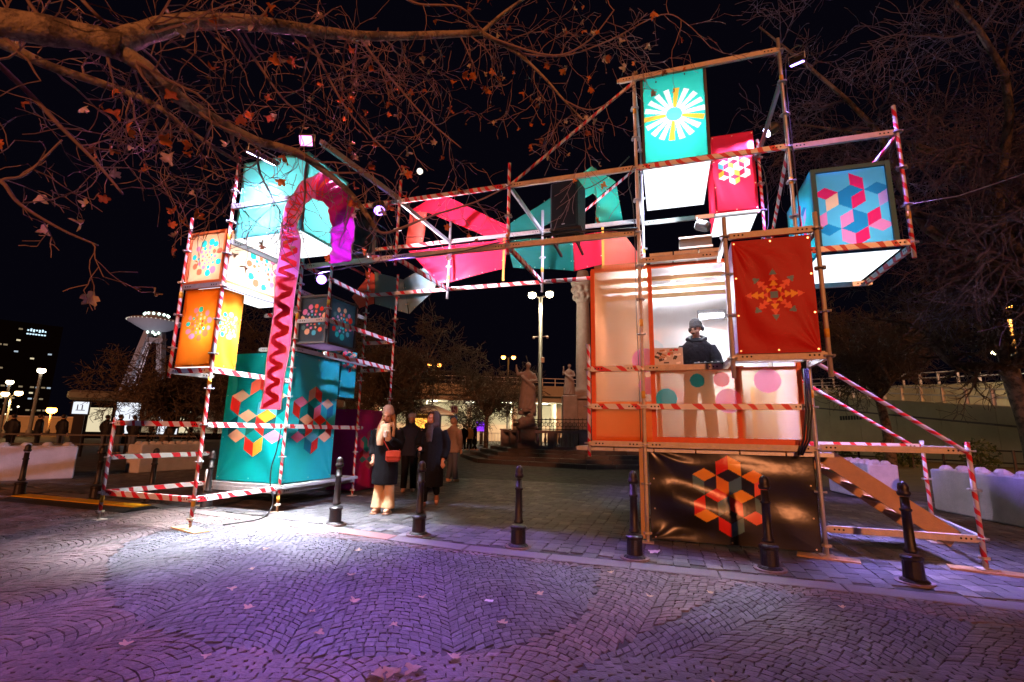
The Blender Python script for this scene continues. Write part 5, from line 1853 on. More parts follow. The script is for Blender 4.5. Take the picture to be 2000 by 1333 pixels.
# ---- woman in long dark hooded coat
def woman_hood(loc, rz):
    p = thing('person', loc, 'person in long black coat and dark head scarf walking beside the red bag carrier', 'person', None, rz)
    mb = MB()
    mb.tube([(-.07, 0, .9), (-.08, -.12, .50), (-.08, -.10, .09)], [.085, .06, .042], 10)
    mb.tube([(-.08, -.06, .05), (-.08, -.13, .04), (-.08, -.20, .035)], [.042, .04, .03], 8)
    mb.tube([(.08, 0, .9), (.09, .02, .50), (.09, .24, .20)], [.085, .06, .042], 10)
    mb.tube([(.09, .25, .17), (.09, .24, .10), (.09, .20, .04)], [.042, .04, .03], 8)
    loft(mb, [(0, 0, .85, .15, .11), (0, 0, 1.0, .16, .115), (0, 0, 1.2, .14, .10), (0, 0, 1.38, .17, .10), (0, 0, 1.45, .06, .055), (0, -.015, 1.53, .05, .05)])
    M = head_shape(mb, (0, -.03, 1.58), 1.0, -.85, .0)
    arm(mb, (.18, 0, 1.36), (.25, .03, 1.06), (.22, -.06, .80))
    hand(mb, (.22, -.06, .80), (0, -.15, -1), 1, 1, .6)
    arm(mb, (-.18, 0, 1.36), (-.24, .0, 1.06), (-.16, -.22, 1.03))
    hand(mb, (-.16, -.22, 1.03), (.1, -.8, .1), -1, 1, .7)
    b = link('body', fused(mb, .011), p)
    b.data.materials.append(SKIN_W)
    face_bits(p, (0, -.03, 1.58), M, 1.0, HAIRD)
    mb = MB()
    loft(mb, [(0, .02, .36, .235, .21), (0, .01, .6, .235, .20), (0, 0, .85, .215, .17), (0, 0, 1.1, .205, .15), (0, 0, 1.3, .215, .14), (0, 0, 1.40, .16, .12), (0, 0, 1.46, .10, .09)], 18)
    mb.tube([(.19, 0, 1.36), (.265, .03, 1.15), (.27, .02, 1.02), (.235, -.05, .86)], [.078, .085, .078, .066], 12)
    mb.tube([(-.19, 0, 1.36), (-.255, .02, 1.16), (-.245, -.02, 1.04), (-.18, -.17, 1.03)], [.078, .085, .075, .062], 12)
    q = link('coat', fused(mb, .013, 5), p)
    q.data.materials.append(BLACKC)
    mb = MB()
    for sx, pts in ((-1, [(-.08, -.02, .55), (-.08, -.11, .35), (-.08, -.10, .10)]), (1, [(.09, .02, .55), (.09, .10, .36), (.09, .22, .21)])):
        mb.tube(pts, [.09, .075, .06], 10)
    q = link('trousers', fused(mb, .014), p)
    q.data.materials.append(BLACKC)
    mb = MB()
    mb.ellipsoid((-.08, -.13, .05), (.048, .12, .045), 12, 8)
    mb.build('shoe', mat('brown_shoe', (.22, .10, .06), .6), p, True)
    mb = MB()
    mb.ellipsoid((.09, .245, .10), (.048, .05, .115), 12, 8, 0, Matrix.Rotation(.3, 3, 'X'))
    mb.build('shoe', mat('brown_shoe', (.22, .10, .06), .6), p, True)
    mb = MB()
    Mh = Matrix.Rotation(-.85, 3, 'Z')
    c = Vector((0, -.03, 1.58))
    for q_, r_ in (((0, .05, .045), (.098, .098, .105)), ((0, .06, -.05), (.10, .09, .12)), ((.078, .02, 0), (.026, .065, .12)), ((-.078, .02, 0), (.026, .065, .12)), ((0, -.005, .105), (.075, .07, .028))):
        mb.ellipsoid(c + Mh @ Vector(q_), r_, 14, 10, 0, Mh)
    mb.tube([(.1, -.04, 1.47), (.0, -.10, 1.44), (-.1, -.05, 1.45), (-.08, .08, 1.47), (.06, .09, 1.47), (.1, -.03, 1.45)], .058, 10)
    mb.tube([(-.02, -.11, 1.44), (-.03, -.16, 1.30), (-.02, -.17, 1.15)], [.06, .07, .05], 10)
    q = link('head_scarf', fused(mb, .012, 4), p)
    q.data.materials.append(mat('dark_brown_scarf', (.035, .018, .016), .85, 0, .4, 30, .5, 24))
    return p
woman_hood((-4.18, 8.25, .004), R(16))

# ---- musician in the booth
def musician(loc, rz):
    p = thing('person', loc, 'person in grey beanie, headphones and dark hooded jacket at the booth table', 'person', None, rz)
    mb = MB()
    for sx in (-1, 1):
        mb.tube([(sx * .10, .02, .95), (sx * .14, .0, .52), (sx * .17, .03, .09)], [.095, .068, .05], 10)
        mb.tube([(sx * .17, .06, .045), (sx * .18, -.05, .04), (sx * .19, -.14, .035)], [.045, .045, .03], 8)
    loft(mb, [(0, .02, .88, .17, .12), (0, 0, 1.1, .17, .12), (0, -.02, 1.35, .20, .12), (0, -.03, 1.48, .10, .08), (0, -.05, 1.56, .06, .06)])
    M = head_shape(mb, (0, -.09, 1.675), 1.08, -.45, .26)
    arm(mb, (.21, -.02, 1.42), (.29, -.10, 1.14), (.24, -.36, .99), .06, .05, .034)
    arm(mb, (-.21, -.02, 1.42), (-.28, -.10, 1.14), (-.17, -.36, 1.0), .06, .05, .034)
    hand(mb, (.24, -.36, .99), (-.1, -1, -.15), 1, 1.05, .6)
    hand(mb, (-.17, -.36, 1.0), (.1, -1, -.15), -1, 1.05, .6)
    b = link('body', fused(mb, .011), p)
    b.data.materials.append(SKIN)
    face_bits(p, (0, -.09, 1.675), M, 1.08, HAIRD, True)
    mb = MB()
    for sx in (-1, 1):
        mb.tube([(sx * .09, .02, .98), (sx * .13, .0, .55), (sx * .165, .03, .06)], [.115, .10, .085], 12)
    loft(mb, [(0, .02, .82, .19, .13), (0, .02, 1.0, .19, .135)])
    q = link('trousers', fused(mb, .014, 5), p)
    q.data.materials.append(mat('brown_work_trousers', (.16, .085, .045), .85, 0, .3, 20, .4, 20))
    for sx in (-1, 1):
        mb = MB()
        mb.ellipsoid((sx * .18, -.05, .05), (.055, .14, .05), 12, 8)
        mb.build('shoe', mat('brown_shoe', (.22, .10, .06), .6), p, True)
    mb = MB()
    loft(mb, [(0, .01, .82, .21, .16), (0, .01, 1.0, .215, .165), (0, -.01, 1.2, .215, .16), (0, -.02, 1.34, .235, .16), (0, -.025, 1.43, .22, .15), (0, -.03, 1.49, .16, .13), (0, -.035, 1.54, .105, .11)], 18)
    for sx in (-1, 1):
        mb.tube([(sx * .19, -.02, 1.41), (sx * .255, -.06, 1.26), (sx * .285, -.11, 1.13), (sx * .265, -.25, 1.05), (sx * .225, -.33, 1.01)], [.078, .085, .08, .072, .058], 12)
    q = link('jacket', fused(mb, .014, 4), p)
    q.data.materials.append(CHAR)
    mb = MB()
    mb.tube([(.13, -.05, 1.53), (.10, .07, 1.56), (0, .12, 1.58), (-.10, .07, 1.56), (-.13, -.05, 1.53), (-.06, -.15, 1.48), (.06, -.15, 1.48), (.13, -.05, 1.53)], [.035, .05, .07, .05, .035, .028, .028, .035], 10)
    q = link('hood', fused(mb, .014, 4), p)
    q.data.materials.append(CHAR)
    c = Vector((0, -.09, 1.675))
    mb = MB()
    mb.lathe([(.084, .028), (.090, .036), (.090, .07), (.086, .074), (.084, .10), (.070, .14), (.035, .165), (.005, .17)], 18, c, 0, M @ Matrix.Diagonal(Vector((.96, 1.14, 1))))
    mb.build('beanie', mat('grey_knit', (.085, .085, .095), .9, 0, .25, 60, .8, 60), p, True)
    hp_ = MB()
    hp_.tube([c + M @ (Vector((.098 * math.sin(a), .02, .04 + .12 * math.cos(a)))) for a in [R(-95 + 190 * k / 12) for k in range(13)]], .010, 6)
    for sx in (-1, 1):
        hp_.ellipsoid(c + M @ Vector((sx * .100, .015, .0)), (.024, .042, .046), 12, 8, 0, M)
    hp_.build('headphones', BLACKM, p, True)
    return p
musician((.47, 7.78, ZR + .045), R(-4))

# ---- people further off
def bystander(loc, rz, h, coat, legs, label, hat=None, long_=False, group=None, stride=.05, bag=None, hairc=None):
    p = thing('person', loc, label, 'person', group, rz)
    s = h / 1.75
    mb = MB()
    for sx in (-1, 1):
        mb.tube([(sx * .09 * s, 0, .95 * s), (sx * .10 * s, -.02 - sx * stride * .5, .5 * s), (sx * .10 * s, sx * stride, .07 * s)], [.09 * s, .065 * s, .05 * s], 8)
        mb.ellipsoid((sx * .10 * s, sx * stride - .05, .045 * s), (.05 * s, .12 * s, .045 * s), 8, 6)
    loft(mb, [(0, 0, .85 * s, .16, .11), (0, 0, 1.15 * s, .15, .11), (0, 0, 1.42 * s, .18, .11), (0, 0, 1.5 * s, .06, .06), (0, -.01, 1.58 * s, .05, .05)], 10)
    head_shape(mb, (0, -.02, 1.635 * s), s)
    for sx in (-1, 1):
        arm(mb, (sx * .19, 0, 1.42 * s), (sx * .25, .02, 1.12 * s), (sx * .21, -.10, .88 * s))
        hand(mb, (sx * .21, -.10, .88 * s), (0, -.2, -1), sx, 1, .6)
    b = link('body', fused(mb, .02, 2), p)
    b.data.materials.append(SKIN)
    mb = MB()
    zb = .45 if long_ else .80
    loft(mb, [(0, 0, zb * s, .22, .16), (0, 0, 1.0 * s, .215, .16), (0, 0, 1.25 * s, .21, .15), (0, 0, 1.43 * s, .215, .14), (0, 0, 1.5 * s, .10, .10), (0, 0, 1.55 * s, .08, .08)], 14)
    for sx in (-1, 1):
        mb.tube([(sx * .20, 0, 1.42 * s), (sx * .27, .02, 1.2 * s), (sx * .26, 0, 1.08 * s), (sx * .225, -.08, .92 * s)], [.08, .085, .075, .06], 8)
    q = link('coat', fused(mb, .022, 3), p)
    q.data.materials.append(coat)
    mb = MB()
    for sx in (-1, 1):
        mb.tube([(sx * .09 * s, 0, .95 * s), (sx * .10 * s, -.02 - sx * stride * .5, .5 * s), (sx * .10 * s, sx * stride, .09 * s)], [.11 * s, .085 * s, .07 * s], 8)
    q = mb.build('trousers', legs, p, True)
    mb = MB()
    if hat:
        mb.lathe([(.095, .02), (.10, .05), (.085, .10), (.05, .125), (.01, .13)], 12, (0, -.01, 1.64 * s))
        mb.build('hat', hat, p, True)
    else:
        mb.ellipsoid((0, .015, 1.67 * s), (.088, .10, .095), 12, 8)
        mb.build('hair', hairc or HAIRD, p, True)
    return p
JEANS = mat('blue_jeans', (.06, .075, .12), .8, 0, .3, 20)
BLUEK = mat('blue_knit', (.03, .16, .32), .9)
GREYK = mat('pale_knit', (.4, .4, .45), .9)
OCHRE = mat('ochre_coat', (.34, .17, .06), .8, 0, .25, 14)
BEIGEC = mat('beige_hood_coat', (.34, .24, .20), .8, 0, .25, 14)
bystander((-5.55, 9.9, .004), R(20), 1.72, NAVY, BLACKC, 'person in dark jacket and pale cap standing behind the hat wearer', GREYK)
bystander((-5.55, 10.9, .004), R(-55), 1.80, NAVY, JEANS, 'person in navy jacket and blue knit hat talking behind the two walkers', BLUEK)
bystander((-5.6, 12.3, .004), R(160), 1.70, BEIGEC, JEANS, 'person in beige hooded coat partly behind the dark head scarf', None, hairc=BEIGEC)
bystander((-14.12, 31.5, .004), R(170), 1.72, BLACKC, BLACKC, 'person in black jacket seen from behind beyond the monument steps, beside another in black', None, group='pair in black by the monument')
bystander((-13.72, 31.9, .004), R(185), 1.74, BLACKC, BLACKC, 'person in black jacket seen from behind beyond the monument steps, beside another in black', None, group='pair in black by the monument')
bystander((-13.42, 32.2, .004), R(180), 1.74, OCHRE, BLACKC, 'person in ochre coat beyond the monument steps')
bystander((-13.12, 32.5, .004), R(100), 1.82, BLACKC, BLACKC, 'person in long black coat walking next to the ochre coat', None, True, stride=.16)
PUFF = mat('black_puffer', (.010, .010, .013), .6, 0, .4, 12, .8, 14, .2)
bystander((-27.6, 13.9, .004), R(200), 1.70, PUFF, BLACKC, 'person in dark jacket and orange trousers with a round backpack by the far left railing')
bystander((-27.3, 14.7, .004), R(160), 1.72, PUFF, BLACKC, 'person in black at the left end of the railing, hands in pockets')
bystander((-26.6, 15.2, .004), R(185), 1.74, PUFF, JEANS, 'person in black puffer jacket and jeans, alone beside the tall lamp masts')
bystander((-24.8, 15.9, .004), R(185), 1.76, PUFF, JEANS, 'person in black jacket, one of the group of three seen from behind', group='group of three by the barrier')
bystander((-24.4, 16.2, .004), R(175), 1.80, PUFF, JEANS, 'person in black jacket, one of the group of three seen from behind', group='group of three by the barrier')
bystander((-23.9, 16.5, .004), R(190), 1.76, PUFF, JEANS, 'person in black jacket, one of the group of three seen from behind', group='group of three by the barrier')
bystander((-37.5, 27.2, .004), R(170), 1.75, PUFF, BLACKC, 'person in black walking between the two lit poster panels', stride=.15)
bystander((-38.4, 28.9, .004), R(190), 1.70, OCHRE, JEANS, 'person in ochre jacket far off near the second poster panel', stride=.12)
# ================================================================== street furniture close by
mbp = [(.145, 0), (.145, .02), (.125, .035), (.105, .04), (.10, .20), (.115, .215), (.115, .235), (.095, .25), (.062, .27), (.072, .285), (.072, .30), (.056, .315),
       (.050, .50), (.048, .66), (.062, .665), (.062, .685), (.048, .69), (.046, .80), (.060, .81), (.070, .83), (.070, .85), (.055, .86), (.058, .88), (.052, .92), (.030, .945), (.006, .955)]
def bollard(loc, label, group=None):
    th = thing('bollard', loc, label, 'bollard', group)
    mb = MB()
    mb.lathe(mbp[:8], 16)
    mb.build('base', IRON, th)
    mb = MB()
    mb.lathe(mbp[8:18], 14)
    mb.build('shaft', IRON, th, True)
    mb = MB()
    mb.lathe(mbp[18:], 14)
    mb.build('cap', IRON, th, True)
    mb = MB()
    mb.lathe([(.19, -.012), (.19, .009), (.15, .011)], 18)
    mb.build('foot_ring', mat('bollard_ring', (.18, .13, .13), .8, 0, .3, 8, .3, 40), th)
    th.scale = (.86, .86, 1)
    return th
for (u, v), lb in zip([(-4.66, 6.24), (-3.22, 6.09), (-1.79, 5.95), (-.41, 5.93), (.97, 6.0), (2.24, 6.02)],
        ['iron bollard in front of the magenta box, left of the hat wearer', 'iron bollard in front of the person in the long black coat', 'iron bollard standing alone on the cobbles between the walkers and the booth',
         'iron bollard beside the left edge of the black banner', 'iron bollard in front of the black cube flower banner', 'iron bollard in front of the wooden stair']):
    bollard((u, v, .006), lb)
for (u, v), lb in zip([(-11.75, 6.22), (-10.03, 6.44), (-8.8, 6.54), (-7.42, 6.49)],
        ['iron bollard at the far end of the yellow ramp near the concrete block', 'iron bollard just outside the low striped rail by the yellow ramp', 'iron bollard inside the low striped rail frame', 'iron bollard between the low striped frame and the large teal box']):
    bollard((u, v, .006), lb)

def block(loc, L, rz, label):
    """cast concrete block with stud knobs on top"""
    th = thing('concrete_block', loc, label, 'barrier', None, rz)
    mb = MB()
    mb.box((0, 0, .40), (L, .62, .80), bev=.025)
    mb.build('body', CONC, th)
    n = int(round(L / .42))
    for i in range(n):
        for y in (-.15, .15):
            mb = MB()
            mb.lathe([(.11, 0), (.105, .03), (.06, .075), (.05, .08)], 8, ((i - (n - 1) / 2) * L / n, y, .80))
            mb.build('knob', CONC, th)
    return th
block((-15.0, 7.9, .0), 1.9, R(62), 'pale concrete block with knobs behind the yellow ramp')
block((-16.0, 6.2, .0), 1.7, R(62), 'pale concrete block with knobs at the far end of the row')
block((-14.6, 11.2, .0), 1.9, R(85), 'pale concrete block with knobs behind the low striped rail')
block((4.45, 14.2, .0), 2.0, R(98), 'pale concrete block with knobs behind the wooden stair')
block((5.55, 11.2, .0), 2.2, R(101), 'long pale concrete block with knobs beyond the taped stair posts')
block((-10.9, 23.2, .0), 1.5, R(95), 'concrete block end beside the monument steps')

yr = thing('cable_ramp', (-9.8, 6.0, 0), 'yellow and black rubber cable ramp lying on the cobbles', 'cable ramp')
for k in range(4):
    x0 = -11.3 + .78 * k
    zo = .0
    mb = MB()
    prof = [(-.30, .0), (-.12, .055), (.12, .055), (.30, .0)]
    f = lambda a, b, h: (x0 + h, 6.0 + a, b + .004)
    mb.prism(prof, .77, f)
    at(yr, mb.build('ramp_section', mat('black_rubber', (.02, .02, .02), .7, 0, .3, 20, .4, 40)))
    mb = MB()
    mb.box((x0 + .385, 6.0, .066), (.76, .27, .012))
    at(yr, mb.build('yellow_lid', mat('yellow_plastic', (.80, .42, .01), .45, 0, .15, 12, .4, 60)))

# litter
r2 = random.Random(12)
spots = [(-1.55, 2.72), (-1.45, 2.78), (-1.62, 2.66), (-3.1, 3.2), (-2.6, 3.3), (-2.0, 3.9), (-2.9, 4.2), (-1.1, 4.3), (-1.2, 3.6), (-3.9, 4.0), (-2.3, 3.0), (.3, 4.9), (-4.4, 4.7), (-.2, 4.6), (1.3, 4.9), (-3.4, 5.0), (-1.9, 3.3), (-2.7, 2.5), (-1.0, 2.7), (-3.3, 2.45), (.2, 3.2), (-1.3, 3.0), (-2.45, 3.62), (-3.6, 3.5), (-.6, 5.2)]
for i, (u, v) in enumerate(spots):
    s = r2.uniform(.03, .052) if i > 2 else .062
    o = link('fallen_leaf', LEAVES[r2.choice((2, 5, 8))], None, (u, v, .018), (r2.uniform(-.12, .12), r2.uniform(-.12, .12), r2.uniform(0, 6)), (s, s, s * .4))
    tag(o, 'dry plane tree leaf lying on the cobbles', 'leaf', 'fallen leaves on the cobbles')
for (u, v, s), lb in zip([(-1.45, 4.02, .035), (-.20, 6.25, .07)], ['scrap of pale paper on the dark cobbles', 'crumpled white tissue by the foot of the banner']):
    mb = MB()
    g = 5
    vs_ = [((i / g - .5) * s * 2, (j / g - .5) * s * 1.4, r2.uniform(.0, .45) * s * (1 if s > .05 else .2)) for j in range(g + 1) for i in range(g + 1)]
    mb.add(vs_, [(j * (g + 1) + i, j * (g + 1) + i + 1, (j + 1) * (g + 1) + i + 1, (j + 1) * (g + 1) + i) for j in range(g) for i in range(g)])
    o = mb.build('paper_scrap', mat('litter_paper', (.70, .66, .62), .8), None, True, (u, v, .012))
    o.rotation_euler = (0, 0, r2.uniform(0, 3))
    tag(o, lb, 'litter')

# cable to the right
mb = MB()
mb.tube([(2.96, 6.8, 4.25), (3.06, 6.0, 3.95), (3.14, 5.1, 3.72), (3.25, 3.5, 3.45), (3.4, 1.0, 3.3)], .006, 6)
tag(mb.build('cable', mat('pale_cable', (.35, .26, .24), .5), None, True), 'thin pale cable stretched from the blue box out of the picture', 'cable')

# ================================================================== monument
mon = thing('column_monument', (-4.2, 25.6, 0), 'stone column monument on stepped base with balustrade and iron railing', 'monument')
MC = Vector((-4.2, 25.6, 0))
def octo(r_, rot=R(22.5)):
    return [(MC.x + r_ * math.cos(rot + k * math.pi / 4), MC.y + r_ * math.sin(rot + k * math.pi / 4)) for k in range(8)]
for k, r_ in enumerate((6.6, 6.05, 5.5, 4.95)):
    rot = R(10)
    n = 8
    P_, Q_ = octo(r_, rot), octo(r_ - .62, rot)
    for i in range(8):
        j = (i + 1) % 8
        a, b, c_, d_ = Vector(P_[i]), Vector(P_[j]), Vector(Q_[j]), Vector(Q_[i])
        if (a + b).y / 2 > MC.y + 2.5:
            continue
        ns = 4
        for s in range(ns):
            f0, f1 = s / ns + .003, (s + 1) / ns - .003
            q = [a.lerp(b, f0), a.lerp(b, f1), d_.lerp(c_, f1), d_.lerp(c_, f0)]
            mb = MB()
            zt = .15 * (k + 1) + .004 * ((s + i) % 3)
            mb.prism([tuple(x) for x in q], zt + .02, lambda x, y, h: (x, y, h - .02))
            at(mon, mb.build('step_stone', DARKSTONE))
mb = MB()
mb.prism(octo(4.4, R(10)), .62, lambda x, y, h: (x, y, h - .02))
at(mon, mb.build('plinth', STONE))
br_ = 4.15
PB = octo(br_, R(10))
balp = [(.05, 0), (.05, .04), (.03, .06), (.055, .16), (.07, .24), (.05, .33), (.032, .42), (.045, .47), (.045, .52)]
_b = MB()
_b.lathe(balp, 8)
_o = _b.build('baluster', STONE, None, True)
BALU = _o.data
bpy.data.objects.remove(_o)
for i in range(8):
    a, b = Vector(PB[i]), Vector(PB[(i + 1) % 8])
    if (a + b).y / 2 > MC.y + 1.5:
        continue
    mb = MB()
    mb.box((a.x, a.y, 1.02), (.42, .42, .86), bev=.02)
    mb.box((a.x, a.y, 1.47), (.5, .5, .07), bev=.015)
    at(mon, mb.build('balustrade_pier', STONE))
    t = (b - a).normalized()
    mid = a.lerp(b, .5)
    mb = MB()
    mb.box((mid.x, mid.y, 1.02), (.34, .38, .84), Matrix.Rotation(math.atan2(t.y, t.x), 3, 'Z'), bev=.02)
    at(mon, mb.build('balustrade_pier', STONE))
    for z0_, h_ in ((.60, .14), (1.32, .13)):
        mb = MB()
        mb.beam((a.x, a.y, z0_ + h_ / 2), (b.x, b.y, z0_ + h_ / 2), .34, h_)
        at(mon, mb.build('coping' if z0_ > 1 else 'balustrade_sill', STONE))
    L = (b - a).length
    for s in range(9):
        f = (s + .5) / 9
        if abs(f - .5) < .08:
            continue
        q = a.lerp(b, f)
        o = link('baluster', BALU, None, (q.x, q.y, .76), None, (1.1, 1.1, 1.06))
        at(mon, o)
PI_ = octo(3.75, R(10))
for i in range(8):                          # scrolled iron railing on the terrace
    a, b = Vector(PI_[i]), Vector(PI_[(i + 1) % 8])
    if (a + b).y / 2 > MC.y + 1.5:
        continue
    mb = MB()
    for z in (1.50, 1.95):
        mb.beam((a.x, a.y, z), (b.x, b.y, z), .03, .035)
    n = 14
    for s in range(n):
        q = a.lerp(b, (s + .5) / n)
        t = (b - a).normalized()
        mb.beam((q.x, q.y, .6), (q.x, q.y, 2.02), .022, .022)
        ring = [Vector((q.x, q.y, 1.72)) + Vector((t.x * math.cos(x), t.y * math.cos(x), math.sin(x))) * .10 for x in (2 * math.pi * e / 8 for e in range(9))]
        mb.tube(ring, .014, 4, 0, False)
    at(mon, mb.build('iron_railing', IRON))
mb = MB()
for z0_, z1_, w in ((.6, 1.1, 2.3), (1.1, 3.05, 1.7), (3.05, 3.2, 2.1), (3.2, 3.45, 1.5)):
    mb.box((MC.x, MC.y, (z0_ + z1_) / 2), (w, w, z1_ - z0_), Matrix.Rotation(.3, 3, 'Z'), bev=.04)
at(mon, mb.build('pedestal', STONE))
mb = MB()
mb.lathe([(.60, 3.4), (.60, 3.55), (.52, 3.62), (.42, 3.72), (.40, 3.9), (.39, 6.0), (.345, 8.3), (.36, 8.4)], 20, (MC.x, MC.y, 0))
at(mon, mb.build('column_shaft', STONE, smooth=True))
mb = MB()
mb.lathe([(.36, 8.35), (.42, 8.5), (.40, 8.7), (.52, 8.95), (.46, 9.05), (.60, 9.35), (.66, 9.5), (.66, 9.62), (.4, 9.64), (.3, 10.2)], 14, (MC.x, MC.y, 0))
for k in range(10):
    a = k * 2 * math.pi / 10
    for z, r_ in ((8.7, .48), (9.1, .56)):
        mb.ellipsoid((MC.x + r_ * math.cos(a + z), MC.y + r_ * math.sin(a + z), z), (.12, .12, .16), 8, 6)
cap_me = fused(mb, .05, 2)
o = link('capital', cap_me)
o.data.materials.append(STONE)
at(mon, o)

def statue(loc, h, rz, label, raise_=True):
    """draped standing stone figure on a carved pedestal, one arm raised"""
    th = thing('statue', (loc[0], loc[1], loc[2]), label, 'statue', None, rz)
    s = h / 1.8
    mb = MB()
    r2 = random.Random(int(h * 100))
    rings = [(0, 0, 0, .34, .30), (.02, 0, .2, .30, .27), (.05, -.03, .55, .27, .24), (.0, 0, .85, .25, .22), (-.03, .02, 1.1, .20, .17), (-.02, 0, 1.3, .24, .17), (0, 0, 1.42, .20, .14), (0, 0, 1.5, .07, .07), (.01, -.02, 1.6, .06, .06)]
    loft(mb, [tuple(q * s for q in r_) for r_ in rings], 16)
    for k in range(15):                                # folds of the robe
        a = k * .43
        pts = []
        for z in (0.02, .3, .6, .9, 1.15):
            rr_ = .31 - .12 * z / 1.15
            aa = a + z * .9 + .15 * math.sin(z * 4 + k)
            pts.append(Vector((rr_ * math.cos(aa), rr_ * .88 * math.sin(aa), z)) * s)
        mb.tube(pts, [.05 * s, .055 * s, .05 * s, .045 * s, .03 * s], 7)
    mb.tube([Vector(q) * s for q in ((-.26, -.12, 1.25), (-.05, -.24, 1.05), (.20, -.22, .85), (.30, -.05, .70))], [.06 * s, .07 * s, .07 * s, .05 * s], 8)
    M_ = head_shape(mb, Vector((.02, -.03, 1.66)) * s, s * 1.1, -.3, .1)
    mb.ellipsoid(Vector((.02, .02, 1.70)) * s, (.11 * s, .12 * s, .11 * s), 12, 8)
    if raise_:
        arm(mb, Vector((-.22, 0, 1.38)) * s, Vector((-.40, -.08, 1.30)) * s, Vector((-.46, -.12, 1.58)) * s, .07 * s, .055 * s, .04 * s)
        hand(mb, Vector((-.46, -.12, 1.58)) * s, (0, -.1, 1), -1, s, .3, (0, 1, 0))
    else:
        arm(mb, Vector((-.22, 0, 1.38)) * s, Vector((-.34, -.05, 1.15)) * s, Vector((-.30, -.15, 1.55)) * s, .07 * s, .055 * s, .04 * s)
        hand(mb, Vector((-.30, -.15, 1.55)) * s, (0, -.1, 1), -1, s, .3, (0, 1, 0))
    arm(mb, Vector((.22, 0, 1.38)) * s, Vector((.34, -.05, 1.10)) * s, Vector((.14, -.22, 1.06)) * s, .07 * s, .055 * s, .04 * s)
    hand(mb, Vector((.14, -.22, 1.06)) * s, (-1, -.2, 0), 1, s, .5)
    o = link('figure', fused(mb, .028 * s, 1), th)
    o.data.materials.append(STONE)
    return th
statue((-6.3, 22.1, 2.40), 2.25, R(25), 'stone statue of a draped figure with raised arm on carved pedestal')
mb = MB()
for z0_, z1_, w in ((.6, .85, 1.0), (.85, 1.5, .72), (1.5, 1.62, .95), (1.62, 1.75, .78)):
    mb.box((-6.3, 22.1, (z0_ + z1_) / 2), (w, w, z1_ - z0_), Matrix.Rotation(.4, 3, 'Z'), bev=.03)
r2 = random.Random(4)
for k in range(30):
    mb.ellipsoid((-6.3 + r2.uniform(-.3, .3), 22.1 + r2.uniform(-.3, .3), r2.uniform(1.7, 2.40)), (r2.uniform(.1, .22), r2.uniform(.1, .22), r2.uniform(.08, .18)), 7, 5)
o = link('statue_pedestal', fused(mb, .035, 1))
o.data.materials.append(STONE)
at(mon, o)
statue((-4.75, 24.4, 3.25), 1.6, R(10), 'smaller stone statue at the foot of the column', False)
mb = MB()
mb.box((-4.75, 24.5, 1.9), (.75, .75, 2.66), Matrix.Rotation(.3, 3, 'Z'), bev=.05)
at(mon, mb.build('statue_pedestal', STONE))

# ================================================================== lamps of the square
WARM = (1.0, .82, .48)
SODIUM = (1.0, .36, .06)
MASTM = mat('mast_grey', (.16, .15, .14), .6, .2)
def street_lamp(loc, h, heads, color, e_em, energy, label, r_=.09, head_r=.16, pole_m=None):
    th = thing('street_lamp', loc, label, 'street lamp')
    mb = MB()
    mb.lathe([(r_ * 1.7, 0), (r_ * 1.7, .5), (r_, .6), (r_ * .8, h)], 10)
    mb.build('pole', pole_m or mat('lamp_pole', (.10, .105, .11), .5, .4), th, True)
    for (dx, dy, dz) in heads:
        if abs(dx) + abs(dy) > .01:
            mb = MB()
            mb.tube([(0, 0, h - .05), (dx * .9, dy * .9, h + dz)], r_ * .4, 6)
            mb.build('arm', IRON, th)
        mb = MB()
        mb.lathe([(head_r * .3, head_r * 1.05), (head_r * 1.0, head_r * .75), (head_r * 1.05, head_r * .5)], 12, (dx, dy, h + dz))
        mb.build('hood', IRON, th)
        mb = MB()
        mb.ellipsoid((dx, dy, h + dz), (head_r, head_r, head_r * .85), 12, 8)
        mb.build('globe', glow('lamp_glow_%d_%d' % (int(color[1] * 100), int(e_em)), color, e_em), th, True)
    if energy:
        lamp('street_lamp_light', 'POINT', (loc[0], loc[1] - .1, loc[2] + h - .45), energy, color, th, size=.25)
    return th
lp = street_lamp((-5.98, 23.24, 0), 8.2, ((-.42, -.16, .08), (.42, .16, .16)), WARM, 60, 700, 'tall lamp post with two warm lamps in front of the column', .12, .2)
mb = MB()
mb.box((.16, -.12, 4.9), (.16, .12, .28), bev=.02)
mb.build('control_box', CONC, lp)
mb = MB()
for sx in (-1, 1):
    mb.tube([(0, 0, 6.1), (sx * .32, 0, 6.13)], .02, 6)
    mb.ellipsoid((sx * .36, 0, 6.08), (.07, .11, .08), 8, 6)
mb.build('cameras', CONC, lp)
street_lamp((-18.8, 57.0, 0), 10.5, ((-.6, -.2, 0), (.6, .2, 0)), SODIUM, 16, 0, 'far lamp with two orange lamps above the overpass', .10, .28)
street_lamp((-25.0, 49.0, 0), 8.6, ((-.5, -.2, 0), (.5, .2, 0)), SODIUM, 14, 0, 'far lamp with two orange lamps glimpsed behind the tangled tree', .10, .26)
street_lamp((19.3, 35.0, 0), 9.0, ((-.18, 0, 0), (.18, 0, .1)), SODIUM, 14, 1500, 'tall lamp with orange lamps above the ramp', .10, .14)
street_lamp((21.5, 39.5, 0), 7.1, ((-.7, .2, 0), (.7, -.2, 0)), (1, .85, .55), 22, 1700, 'lamp with two flat white lamps above the ramp railing', .09, .18)
street_lamp((-61.9, 32.6, 0), 6.6, ((0, 0, .05),), (1, .85, .6), 12, 0, 'tallest of the pale lamp masts near the far left road', .17, .35, MASTM)
